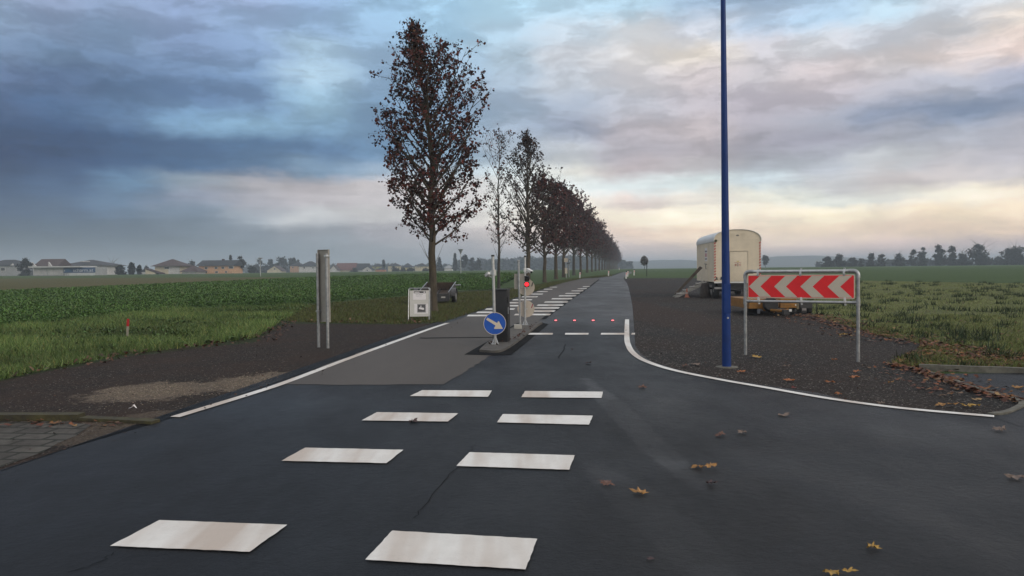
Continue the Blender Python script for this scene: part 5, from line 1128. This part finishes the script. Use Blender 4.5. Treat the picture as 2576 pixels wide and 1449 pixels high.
for i, Z in enumerate(Zs):
    p = rowx(Z) if Z > 85 else GX({62.1: 1370, 72: 1398.7, 80.5: 1418}[Z], Z)
    h = hs_[i] if i < 8 else random.uniform(9.0, 10.4)
    plant(p, vr[i % 4], lab[i] if i < 8 else 'hazy brown maple merged into the far end of the avenue row', AV, M_BARKG if i > 2 else M_BARK, h/9.0, random.uniform(0, 6.28)).scale.x *= random.uniform(.86, 1.14)

# ================================================================== far roadside things
M_POSTW = mat('delineator_white', (0.62, 0.62, 0.60), 0.5)
DG = 'black-topped white delineator posts along the road'
def delin(x, yt, yb, label, Z=None):
    p = G(x, yb) if Z is None else GX(x, Z); h = (yb - yt)/F*p.y; h = min(max(h, .7), 1.1)
    t = thing('delineator_post', p, label, 'delineator', 0, DG); w = 0.065
    q = MB(); q.T = Matrix.Rotation(R(3), 4, 'Y'); q.prism([(-w, -0.02), (w, -0.02), (w*.9, h*.84), (-w*.9, h*.84)], -0.045, 0.045); po = q.build('post', M_POSTW, t)
    q = MB(); q.T = Matrix.Rotation(R(3), 4, 'Y'); q.prism([(-w*.95, h*.84), (w*.95, h*.84), (w*.9, h*.96), (w*.4, h), (-w*.9, h*.97)], -0.047, 0.047); q.build('black_cap', M_BLACK, t)
    q = MB(); q.T = Matrix.Rotation(R(3), 4, 'Y'); q.box(-w*.4, w*.4, -0.052, -0.0455, h*.56, h*.74); q.build('reflector', M_SIGNRED, t)
delin(1458.5, 691, 700, 'white delineator standing at the foot of the avenue trees on the left verge')
delin(1575, 685.6, 701, 'white delineator at the right road edge, nearer of the pair')
delin(1579, 682, 695.6, 'white delineator at the right road edge, farther of the pair')
delin(1530.6, 689, 694.5, 'small white delineator far down the left verge, second from the traffic light')
delin(1557.6, 685, 689, 'tiny white delineator far down the left verge under the merged avenue trees', 190)
delin(1595, 687.4, 692.6, 'small white delineator beyond the pair on the right, before the young tree')
# white roadside signs by the avenue
p = GX(1424.6, 78); t = thing('roadside_sign', p, 'pale post with two rectangular white sign plates between the avenue trunks', 'road sign'); s = 78/F
zz = lambda y: h_at(1425, y, 78) - p.z
MB().cyl((0, 0, -.02), (0, 0, zz(648)), 0.035).build('post', M_GALV, t, True)
q = MB(); q.box(-5*s, 4*s, -0.06, -0.04, zz(659), zz(649.5)); q.build('sign_plate', M_DISCBACK, t)
q = MB(); q.box(-3.4*s, 2.6*s, -0.06, -0.04, zz(688), zz(674)); q.build('sign_plate', M_DISCBACK, t)
p = GX(1429.5, 80); t = thing('mirror_post', p, 'dark post with a round black-rimmed traffic mirror between the avenue trunks', 'traffic mirror'); zz = lambda y: h_at(1430, y, 80) - p.z; s = 80/F
MB().cyl((0, 0, -.02), (0, 0, zz(664)), 0.03).build('post', M_CHAR, t, True)
c = (3.4*s, -0.05, zz(657)); q = MB(); q.T = Matrix.Translation(c) @ Matrix.Rotation(R(50), 4, 'Z'); q.cyl((0, 0, 0), (0, -0.03, 0), 0.17, n=24); mm = q.build('mirror', mat('mirror_face', (0.5, 0.52, 0.54), 0.15, 0.9), t, True)
q = MB(); q.T = Matrix.Translation(c) @ Matrix.Rotation(R(50), 4, 'Z'); q.tube([(0.18*math.cos(k*math.pi/12), -0.02, 0.18*math.sin(k*math.pi/12)) for k in range(25)], 0.03, 6, False); q.build('rim', M_BLACK, mm, True)
q = MB(); q.tube([(-4*s, 0, zz(664.5)), (0, 0, zz(662)), (4*s, 0, zz(664))], 0.05, 6); q.build('bracket', M_BLACK, t, True)
p = GX(1431.5, 82); t = thing('thin_mast', p, 'thin pale steel mast rising into the leaves beside the traffic mirror', 'mast'); q = MB(); q.cyl((0, 0, -.02), (-0.05, 0, h_at(1430.5, 636, 82) - p.z), 0.035, 0.025); q.build('shaft', M_GALV, t, True)
# young tree and signpost at the right of the road
p = G(1627.2, 695.5); t = thing('signpost', p, 'slim black signpost with a narrow edge-on sign beside the young tree in the right field', 'sign post'); h = 39/F*p.y
MB().cyl((0, 0, -.02), (0, 0, h), 0.035).build('post', M_CHAR, t, True); q = MB(); q.T = Matrix.Rotation(R(80), 4, 'Z'); q.box(-0.36, 0.36, -0.05, -0.035, h*.55, h, .005); q.build('sign_plate', M_CHAR, t)
# street lamps in the fields
for x, yt, yb, Z, lb in ((655.2, 648, 697, 118, 'pale street lamp with a flat head standing at the field edge before the village'), (1159.5, 627, 690, 130, 'street lamp with a funnel-shaped head right of the first avenue tree trunk')):
    p = GX(x, Z); t = thing('street_lamp', p, lb, 'street lamp'); h = h_at(x, yt, Z) - p.z
    MB().cyl((0, 0, -.05), (-0.02, 0, h - 0.35), 0.06, 0.045, 10).build('pole', mat('lamp_grey', (0.42, 0.43, 0.43), 0.5), t, True)
    q = MB(); q.T = Matrix.Translation((0, 0, h - 0.36))
    if x < 900: q.box(-0.30, 0.30, -0.2, 0.2, 0.18, 0.34, 0.03); q.lathe([(0.06, 0), (0.16, 0.18)], 12)
    else: q.lathe([(0.06, -0.45), (0.18, -0.1), (0.40, 0.30), (0.44, 0.36), (0.02, 0.40)], 16)
    q.build('lamp_head', mat('lamp_head_grey', (0.24, 0.25, 0.26), 0.4), t, True)

# ================================================================== houses
M_WIN = mat('window_dark', (0.05, 0.055, 0.06), 0.2, var=0.2)
M_WFRAME = mat('window_frame', (0.5, 0.5, 0.48), 0.6)
def hmat(nm, c, r=0.8): return mat(nm, c, r, var=0.12, scale=0.8)
RB, RD, RR = hmat('roof_brown', (0.055, 0.032, 0.030)), hmat('roof_dark', (0.020, 0.024, 0.029)), hmat('roof_red', (0.12, 0.045, 0.038))
def house(label, x0, x1, yt, ye, yb, Z, kind, wall, roof, dep=9.0, wins=(), yaw=0.0, over=0.5, parts=None):
    xm = (x0 + x1)/2; p = GX(xm, Z); s = Z/F; w = (x1 - x0)*s/2; zt = h_at(xm, yt, Z) - p.z; ze = h_at(xm, ye, Z) - p.z
    t = thing('house', (p.x, p.y + dep/2, p.z), label, 'house', yaw, 'houses of the village beyond the fields'); d = dep/2
    fx = lambda x: (x - xm)*s; fz = lambda y: h_at(xm, y, Z) - p.z
    if kind == 'gable_front':
        MB().prism([(-w, -0.5), (w, -0.5), (w, ze), (0, zt - 0.12), (-w, ze)], -d, d).build('wall', wall, t)
        q = MB(); k = 0.22; sl = (zt - ze)/w; q.prism([(-w - over, ze - over*sl), (0, zt), (w + over, ze - over*sl), (w + over, ze - over*sl + k), (0, zt + k), (-w - over, ze - over*sl + k)], -d - .35, d + .35); q.build('roof', roof, t)
    else:
        MB().box(-w, w, -d, d, -0.5, ze).build('wall', wall, t)
        if kind == 'hip': rx = max(0.3, w - d*0.9) if w > d*0.9 else 0.3
        else: rx = w + over
        W_, D_ = w + over, d + over; q = MB(); q.add([(-W_, -D_, ze - .1), (W_, -D_, ze - .1), (W_, D_, ze - .1), (-W_, D_, ze - .1), (-rx, 0, zt), (rx, 0, zt)], [(0, 1, 5, 4), (1, 2, 5), (2, 3, 4, 5), (3, 0, 4), (3, 2, 1, 0)]) if kind != 'hipwide' else None
        rf = q.build('roof', roof, t)
    for (a, b_, c, e) in wins:
        f = MB(); f.box(fx(a), fx(b_), -d - 0.06, -d - 0.001, fz(e), fz(c)); fo = f.build('window', M_WFRAME, t)
        g_ = MB(); iw = (fx(b_) - fx(a)); ih = fz(c) - fz(e); g_.box(fx(a) + iw*.1, fx(b_) - iw*.1, -d - 0.09, -d - 0.0605, fz(e) + ih*.1, fz(c) - ih*.1); g_.build('pane', M_WIN, fo)
    return t, fx, fz, d
WH, CRM, PCH, GRY = hmat('wall_white', (0.50, 0.49, 0.48)), hmat('wall_cream', (0.50, 0.44, 0.31)), hmat('wall_peach', (0.52, 0.30, 0.17)), hmat('wall_grey', (0.30, 0.31, 0.32))
OLV, ORG = hmat('wall_olive', (0.34, 0.34, 0.15)), hmat('wall_orange', (0.52, 0.21, 0.12))
t, fx, fz, d = house('dark roofed house at the far left edge, partly hidden by a dark tree', -60, 52, 653, 668, 692, 250, 'hip', GRY, RD, 12, [(2, 14, 673, 682)])
q = MB(); q.prism([(fx(28), fz(668)), (fx(34), fz(663.5)), (fx(36), fz(668))], -d - .45, -d); q.build('dormer', WH, t)
t, fx, fz, d = house('brown roofed house with white gable ends rising behind the flat advertising pavilion', 84, 140, 651, 671, 692, 250, 'gable', WH, RB, 10, over=0.3)
for a, b_ in ((82, 96), (126, 135)):
    q = MB(); q.prism([(fx(a), fz(671)), (fx((a+b_)/2 - 4), fz(659)), (fx(b_), fz(671))], -d - .9, -d - .3); q.build('gable_wall', WH, t)
t, fx, fz, d = house('broad house with a large dark hip roof right behind the blue advertising panel', 150, 256, 653, 668, 692, 265, 'hip', WH, hmat('roof_slate', (0.035, 0.034, 0.038)), 15, over=1.2)
q = MB(); q.box(fx(205), fx(213), -d - 0.5, -d + 3.5, fz(658.6), fz(657)); q.build('roof_window', WH, t)
t, fx, fz, d = house('white house with a brown pyramid roof and lean-to, left of the peach house', 390, 452, 651.5, 669, 690, 270, 'hip', CRM, RB, 9, [(413, 427, 671, 677)], over=1.2)
q = MB(); q.prism([(fx(376), fz(692)), (fx(401), fz(692)), (fx(401), fz(687)), (fx(376), fz(676))], -d - 3, -d - .1); lt = q.build('lean_to', CRM, t)
q = MB(); q.prism([(fx(375), fz(676.2)), (fx(416), fz(689)), (fx(416), fz(687)), (fx(376), fz(674.5))], -d - 3.3, -d - .05); q.build('lean_to_roof', RB, t)
q = MB(); q.box(fx(424), fx(452), -d - .02, -d + .2, fz(690), fz(670)); q.box(fx(432), fx(436), -d - .12, -d - .03, fz(679), fz(670)); q.build('right_wing', WH, t)  # right wing in the plain white wall colour
q = MB(); q.box(fx(356), fx(375), -d - 2, -d + 2, fz(692), fz(684)); q.build('garage', WH, t)
t, fx, fz, d = house('low dark roofed bungalow between the pyramid roofed house and the peach house', 458, 494, 668, 683, 689, 262, 'hip', WH, RB, 8, over=0.8)
w4 = [(515, 523, 671, 677.5), (540, 548, 671, 677), (557, 565, 671, 677), (575, 588, 670, 676.5), (507, 522, 682, 687), (541, 549, 682, 687), (566, 572, 682, 687)]
t, fx, fz, d = house('long peach coloured house with a dark roof and a row of upper windows', 500, 583, 654, 668, 690, 270, 'gable', PCH, RD, 11, w4, over=0.8)
q = MB(); q.box(fx(545), fx(550), -.5, .5, fz(655), fz(651)); q.build('chimney', RB, t)
HV = 430
house('cream gabled bungalow in front of dark trees left of the grey sign back', 672, 708, 669, 681, 683, HV, 'gable_front', CRM, RB, 9, [(689, 693, 674, 679)])
house('peach walled house with a dark roof in front of the conifers', 730, 758, 659, 669, 683, HV + 10, 'hip', PCH, RD, 9, [(735, 739, 671, 675)])
house('white gabled house partly hidden by the grey sign back', 752, 800, 657, 670, 683, HV, 'hip', WH, RD, 10, [(763, 768, 671, 676), (785, 790, 672, 676)])
house('house with a big red roof reaching low, right of the grey sign back', 846, 892, 661.5, 679.5, 683, HV, 'gable', CRM, RR, 10, over=0.6)
house('small grey gabled annex left of the red roofed house', 830, 848, 668, 678, 683, HV - 10, 'gable_front', WH, RB, 8)
house('dark steep roofed house with white gable right of the red roof', 893, 925, 662.5, 679, 683, HV, 'gable', GRY, RD, 10, over=0.3)
house('low house with a pale gable front below the dark steep roof', 912, 936, 670.5, 678.5, 684, HV - 20, 'gable_front', WH, RD, 8, [(922, 926, 678, 682)])
house('house with an olive yellow wall and long dark roof in the middle of the village', 936, 963, 663, 670, 683, HV + 10, 'hip', OLV, RD, 9, [(942, 946, 672, 676)])
house('low building with an orange wall in front of the village', 945, 966, 673.5, 678, 684, HV - 25, 'hip', ORG, RD, 8)
house('cream house with a pale gable wing, left of the yellow canopied house', 976, 1006, 662, 669, 683, HV, 'hip', CRM, RD, 10, [(983, 986, 673, 678)])
house('yellow house with a dark blue hip roof in the middle right of the village', 1010, 1036, 662, 672.5, 683, HV + 5, 'hip', hmat('wall_yellow', (0.55, 0.48, 0.24)), RD, 10, [(1024, 1028, 675, 679)])
house('cream two-storey house with chimneys just left of the first avenue trunk', 1043, 1074, 662, 669.5, 682, HV, 'hip', CRM, RD, 10, [(1051, 1053, 671, 674), (1056, 1058, 671, 674)])
house('pale hazy house right of the first avenue trunk beside the conifer', 1118, 1137, 667, 674, 682, HV + 60, 'hip', WH, GRY, 9)
# advertising pavilion with lettering
Z = 205; p = GX(160, Z); s = Z/F; t = thing('advertising_pavilion', p, 'flat roofed pavilion with grey panels and a blue panel lettered scharm.at', 'building')
fx = lambda x: (x - 160)*s; fz = lambda y: h_at(160, y, Z) - p.z
q = MB(); q.box(fx(85), fx(240), 0.2, 6, -.4, fz(673)); q.build('wall', GRY, t)
q = MB(); q.box(fx(78), fx(209), -1.2, 7, fz(672.8), fz(669.5)); q.build('roof', hmat('roof_pale', (0.42, 0.43, 0.43)), t)
for a, b_ in ((86, 116), (119, 157)): q = MB(); q.box(fx(a), fx(b_), 0.08, 0.199, fz(692), fz(674)); q.build('panel', hmat('panel_grey', (0.42, 0.42, 0.42)), t)
q = MB(); q.box(fx(160), fx(239), 0.02, 0.199, fz(686.5), fz(673.5)); bp = q.build('blue_panel', hmat('panel_blue', (0.035, 0.075, 0.155)), t)
q = MB(); q.box(fx(172), fx(239), 0.04, 0.199, fz(696), fz(687)); q.build('white_band', hmat('band_white', (0.46, 0.48, 0.48)), t)
cu = bpy.data.curves.new('lettering', 'FONT'); cu.body = 'scharm.at'; cu.size = 1.28; cu.extrude = 0.01; o = bpy.data.objects.new('lettering', cu); COL.objects.link(o); o.parent = bp
cu.materials.append(hmat('letter_pale', (0.50, 0.53, 0.60))); o.location = (fx(183.5), -0.012, fz(684.2)); o.rotation_euler = (R(90), 0, 0); o.scale = (1.08, 1, 1)
me = bpy.data.meshes.new_from_object(o.evaluated_get(bpy.context.evaluated_depsgraph_get())); lo = link('lettering', me, None, bp); lo.location = o.location; lo.rotation_euler = o.rotation_euler; lo.scale = o.scale; bpy.data.objects.remove(o)
q = MB(); pts = [(fx(163), fz(684)), (fx(163), fz(680)), (fx(166), fz(677)), (fx(172), fz(675)), (fx(178), fz(678)), (fx(180), fz(684))]; q.prism(pts, 0.0, 0.0195); q.build('emblem', hmat('emblem_blue', (0.06, 0.14, 0.26)), bp)
q = MB()
for a in (164, 168): q.box(fx(a), fx(a + 1.6), 0.06, 0.18, fz(696), fz(688))
q.box(fx(161), fx(164), 0.0, 0.0195, fz(683), fz(679)); q.build('pale_strip', hmat('strip_white', (0.5, 0.52, 0.54)), t)

# ================================================================== distant trees
M_FAR = mat('far_foliage', (1, 1, 1), 0.9, var=0.0, spec=0.1, attr='tint')
def crown_mesh(seed, H, Wd, cb, kind, n, leaf, base):
    ra = np.random.default_rng(seed); C = []
    if kind == 'conifer':
        h = cb + (H - cb)*ra.random(n)**0.8; rr_ = Wd*(1 - (h - cb)/(H - cb))**0.9*np.sqrt(ra.random(n))*(0.75 + .25*np.sin(h*9/H*6)); a = ra.uniform(0, 6.28, n); P = np.stack([rr_*np.cos(a), rr_*np.sin(a), h], 1)
    elif kind == 'slim':
        h = cb + (H - cb)*ra.random(n); u = (h - cb)/(H - cb); rr_ = Wd*np.sqrt(ra.random(n))*np.sin(np.pi*np.clip(u*.9 + .08, 0, 1))**.6; a = ra.uniform(0, 6.28, n); P = np.stack([rr_*np.cos(a), rr_*np.sin(a), h], 1)
    else:
        nb = 11 if kind == 'round' else 15; cs = []
        for k in range(nb):
            u = ra.random(); r_ = Wd*.72*np.sqrt(ra.random())*np.sin(np.pi*min(.92, u*.8 + .14)); a = ra.uniform(0, 6.28); cs.append((r_*np.cos(a), r_*np.sin(a), cb + (H - cb)*(0.08 + 0.80*u), Wd*ra.uniform(.26, .50)))
        if kind == 'ivy': cs += [(0, 0, cb + (H - cb)*x, Wd*(.55 - .25*x)) for x in (.08, .2, .32, .44)] * 2
        if cb < .1*H: cs += [(ra.normal(0, Wd*.45), ra.normal(0, Wd*.45), H*ra.uniform(.03, .22), Wd*ra.uniform(.3, .5)) for _ in range(7)]
        cs = np.array(cs); k = ra.integers(0, len(cs), n); d = ra.normal(0, 1, (n, 3)); d /= np.linalg.norm(d, axis=1)[:, None]; P = cs[k, :3] + d*cs[k, 3:4]*ra.random((n, 1))**.5 * np.array([1, 1, .7]); P[:, 2] = np.maximum(P[:, 2], 0.05)
    q = ra.normal(0, 1, (n, 4, 3))*leaf*.5; V = P[:, None, :] + q; c = np.array(base)[None]*ra.uniform(.55, 1.4, (n, 1))*ra.uniform(.9, 1.1, (n, 3))
    I = np.arange(n)[:, None]*4; return np_mesh('crown', V.reshape(-1, 3), np.concatenate([I + np.array([[0, 1, 2]]), I + np.array([[0, 2, 3]])]), np.concatenate([c, c]))
def trunk_mesh(seed, H, Wd, cb, kind):
    r = random.Random(seed); V = []; Fc = []; tp = [Vector((r.uniform(-.1, .1)*k, r.uniform(-.1, .1)*k, H*.9*k/5 - (.3 if k == 0 else 0))) for k in range(6)]; r0 = H*.022
    tube_np(V, Fc, tp, [r0*(1 - .17*k) for k in range(6)], 7)
    for k in range(0 if kind in ('conifer', 'slim') else 14):
        u = r.uniform(.25, .95); o = tp[int(u*5)].lerp(tp[min(5, int(u*5) + 1)], u*5 - int(u*5)); a = r.uniform(0, 6.28); L = Wd*r.uniform(.6, 1.05); e = r.uniform(.2, 1.0); d = Vector((math.cos(a)*math.cos(e), math.sin(a)*math.cos(e), math.sin(e)))
        m_ = o + d*L*.55 + Vector((0, 0, .05*L)); tube_np(V, Fc, [o, m_, m_ + (d + Vector((r.uniform(-.4, .4), r.uniform(-.4, .4), .2)))*L*.5], [r0*.35, r0*.22, r0*.08], 4)
    return np_mesh('trunk', np.array([tuple(q) for q in V]), np.array(Fc), smooth=True)
def far_tree(x0, x1, yt, Z, kind, label, n=900, base=(0.022, 0.026, 0.018), cb=None, group=None, leaf=None, yb=None):
    xm = (x0 + x1)/2; p = GX(xm, Z) if yb is None else G(xm, yb); Z = p.y; H = h_at(xm, yt, Z) - p.z; Wd = (x1 - x0)/2*Z/F; cb = H*(.12 if cb is None else cb); sd = int(x0*7 + yt)
    t = thing({'conifer': 'conifer_tree', 'slim': 'cypress_tree'}.get(kind, 'leafy_tree'), p, label, 'tree', random.uniform(0, 6), group)
    link('trunk', trunk_mesh(sd, H, Wd, cb, kind), M_BARKG, t); link('crown', crown_mesh(sd, H, Wd, cb, kind, n, leaf or max(.35, Z/F*3.2), base), M_FAR, t); return t
VG = 'trees among the village houses'
dk = (0.016, 0.020, 0.015); br = (0.035, 0.034, 0.028)
far_tree(44, 84, 646.5, 240, 'round', 'dark bushy tree between the two leftmost houses', 1500, dk, .02, VG)
far_tree(264, 302, 651, 300, 'round', 'pale grey-green blurred tree right of the big hip roofed house', 700, br, .05, VG)
far_tree(289, 316, 666, 240, 'round', 'round dark bush right of the advertising pavilion', 900, dk, .0, VG)
far_tree(323, 340, 661.5, 240, 'slim', 'narrow dark bush standing alone in the gap between the houses', 700, dk, .0, VG)
far_tree(345, 357, 668, 240, 'slim', 'smaller narrow dark bush left of the pyramid roofed house', 500, dk, .0, VG)
far_tree(357, 382, 667, 320, 'round', 'dark low tree behind the lean-to of the pyramid roofed house', 600, dk, .0, VG)
far_tree(466, 502, 652.5, 330, 'round', 'pale tree rising behind the low bungalow', 600, br, .05, VG)
far_tree(571, 590, 643.5, 310, 'conifer', 'pointed conifer behind the right end of the peach house', 700, dk, .05, VG)
far_tree(589, 621, 642, 280, 'bare', 'loose leafy tree just right of the peach house', 900, br, .12, VG)
far_tree(622, 652, 668, 300, 'round', 'low dark bush left of the flat-headed street lamp', 500, dk, .0, VG)
far_tree(634, 668, 650, 450, 'round', 'dark tree directly behind the flat-headed street lamp', 800, dk, .05, VG)
far_tree(664, 695, 652, 460, 'round', 'dark broad tree rising behind the cream gabled bungalow', 900, dk, .05, VG)
far_tree(688, 728, 647, 455, 'round', 'widest dark tree of the clump left of the grey sign back', 1100, dk, .04, VG)
far_tree(725, 748, 643.5, 450, 'bare', 'dark pine with open top above the peach walled house', 800, dk, .1, VG)
far_tree(744, 757, 655, 455, 'conifer', 'small conifer beside the dark pine', 400, dk, .05, VG)
far_tree(962, 968, 655, 440, 'slim', 'slim dark cypress rising above the village roofs', 350, dk, .02, VG)
far_tree(987, 994, 671, 405, 'conifer', 'little dark conifer in front of the cream village house', 250, dk, .02, VG)
far_tree(1094, 1117, 648.5, 400, 'conifer', 'dark conifer just right of the first avenue trunk', 800, dk, .04, VG)
far_tree(1136, 1154, 639, 400, 'conifer', 'tall conifer left of the funnel-headed street lamp', 800, dk, .04, VG)
far_tree(1157, 1181, 640, 410, 'bare', 'tall dark pine behind the funnel-headed street lamp', 800, dk, .1, VG)
far_tree(1178, 1198, 646, 430, 'bare', 'bare brownish tree left in the group of three beside the street lamp', 500, br, .05, VG)
far_tree(1193, 1213, 649, 430, 'bare', 'bare brownish tree at the right end of the group beside the street lamp', 500, br, .05, VG)
for k, (a, b_) in enumerate(((984, 1008), (1006, 1022), (1022, 1044), (1060, 1082), (880, 905), (1098, 1118))):
    far_tree(a, b_, 675.5, 395 - k*3, 'round', 'low dark garden bush in front of the far village houses', 300, dk, 0, 'garden bushes of the far village')
RG = 'misty trees on the right horizon'; gy = (0.030, 0.031, 0.026)
ZR = 330
for (a, b_, y, k, n, lb) in ((2066, 2100, 645, 'round', 800, 'leftmost bushy tree of the cluster on the right horizon'), (2096, 2131, 640, 'round', 900, 'taller round tree in the middle of the leftmost cluster on the right horizon'), (2131, 2158, 649, 'round', 600, 'low tree at the right end of the leftmost cluster on the right horizon'), (2158, 2170, 647, 'bare', 150, 'thin bare tree standing next to the leftmost cluster on the right horizon'),
        (2180, 2203, 632, 'ivy', 650, 'narrow tree with a tufted top right of the leftmost cluster'), (2207, 2229, 639, 'ivy', 500, 'smaller narrow tree directly right of the tufted one'), (2241, 2277, 635, 'ivy', 650, 'open tree standing alone between the narrow pair and the tall pair'),
        (2285, 2307, 624.5, 'bare', 420, 'sparse tree, left one of the tall pair'), (2305, 2336, 620, 'ivy', 900, 'dense ivy-grown tree, right one of the tall pair'), (2343, 2382, 614, 'ivy', 1000, 'tall feathery tree, first of the long right group'), (2378, 2412, 617, 'ivy', 1000, 'tall feathery tree, second of the long right group'),
        (2406, 2436, 627, 'ivy', 800, 'shorter tree between the feathery trees and the big crown'), (2428, 2508, 613, 'round', 2200, 'big broad crowned tree near the right edge'), (2512, 2600, 618, 'round', 2200, 'broad dense tree cut off by the right edge')):
    far_tree(a, b_, y, ZR, k, lb, int(n*1.5), gy, .06, RG)
far_tree(1913, 1938, 642, 360, 'bare', 'pale tree directly right of the site wagon', 420, gy, .15, None)
far_tree(1611, 1630.5, 645, 170, 'slim', 'slender young tree with an oval grey crown right of the road', 520, (0.13, 0.12, 0.11), .38, None, 0.22)
# far wood and hills
V = []; Fn = []; C = []
def wood_band(name, Z0, Z1, xa, xb, ytop, n, leaf, base, seed):
    ra = np.random.default_rng(seed); xs = ra.uniform(xa, xb, n); Zs_ = ra.uniform(Z0, Z1, n); P = []
    for x, Zq in zip(xs, Zs_):
        p = GX(x, Zq); yt = ytop(x) + ra.normal(0, 2.0); H = max(2.0, h_at(x, yt, Zq) - p.z); m_ = 44; u = ra.random(m_)
        w = H*.42; rr_ = w*np.sqrt(ra.random(m_))*np.sin(np.pi*np.clip(u*.75 + .2, 0, 1)); a = ra.uniform(0, 6.28, m_); P.append(np.stack([p.x + rr_*np.cos(a), p.y + rr_*np.sin(a), p.z + H*u], 1))
    P = np.concatenate(P); n_ = len(P); Q = P[:, None, :] + ra.normal(0, 1, (n_, 4, 3))*leaf*.5; c = np.array(base)[None]*ra.uniform(.6, 1.35, (n_, 1))*np.ones((1, 3)); I = np.arange(n_)[:, None]*4
    o = link(name, np_mesh(name, Q.reshape(-1, 3), np.concatenate([I + np.array([[0, 1, 2]]), I + np.array([[0, 2, 3]])]), np.concatenate([c, c])), M_FAR); o['kind'] = 'stuff'
wood_band('far_wood', 620, 760, 1150, 1585, lambda x: np.interp(x, [1150, 1210, 1290, 1330, 1380, 1430, 1490, 1580], [662, 660, 656, 653, 655, 647, 651, 662]), 420, 2.6, (0.020, 0.026, 0.022), 5)
wood_band('far_wood', 700, 800, 600, 1150, lambda x: 672 + 3*math.sin(x*.05), 240, 2.6, (0.02, 0.026, 0.022), 6)
wood_band('undergrowth', 420, 520, 2050, 2640, lambda x: 664 - (x - 2050)*.016, 90, 2.2, (0.028, 0.030, 0.026), 8)
def hills(name, Z, pts, dep, m):
    V = []; Fc = []; n = 140; ra = random.Random(3)
    for i in range(n + 1):
        x = pts[0][0] + (pts[-1][0] - pts[0][0])*i/n; y = float(np.interp(x, [a for a, _ in pts], [b for _, b in pts])) + ra.uniform(-.7, .7)
        p = GX(x, Z); H = h_at(x, y, Z); V += [(p.x*(1 - dep/Z*.5), Z - dep, p.z - 2), (p.x, Z, H), (p.x*1.2, Z + dep*2, p.z - 2)]
    for i in range(n): a = 3*i; Fc += [(a, a+3, a+4, a+1), (a+1, a+4, a+5, a+2)]
    o = link(name, np_mesh(name, V, np.array(Fc)), m); o['kind'] = 'structure'
M_HILL = mat('hill_wood', (0.028, 0.036, 0.030), 0.95, var=0.3, scale=0.02)
hills('hills', 1500, [(-400, 686), (300, 682), (1100, 668), (1400, 660), (1590, 658), (1640, 655), (1700, 653.5), (1760, 656), (1850, 655), (1920, 648), (1950, 645), (2050, 642.5), (2100, 645), (2200, 652), (2400, 655), (3000, 655)], 260, M_HILL)

# ================================================================== morning mist
hz_b = MB(); hz_b.box(-2800, 2800, -90, 4400, -6, 40)
mh = bpy.data.materials.new('mist'); mh.use_nodes = True; nt = mh.node_tree; nt.nodes.clear()
o_ = nt.nodes.new('ShaderNodeOutputMaterial'); v_ = nt.nodes.new('ShaderNodeVolumePrincipled'); nt.links.new(v_.outputs[0], o_.inputs['Volume'])
v_.inputs['Color'].default_value = (0.66, 0.76, 0.88, 1); v_.inputs['Density'].default_value = 0.0008; v_.inputs['Anisotropy'].default_value = 0.0
hb_ = hz_b.build('haze', mh); hb_['kind'] = 'stuff'
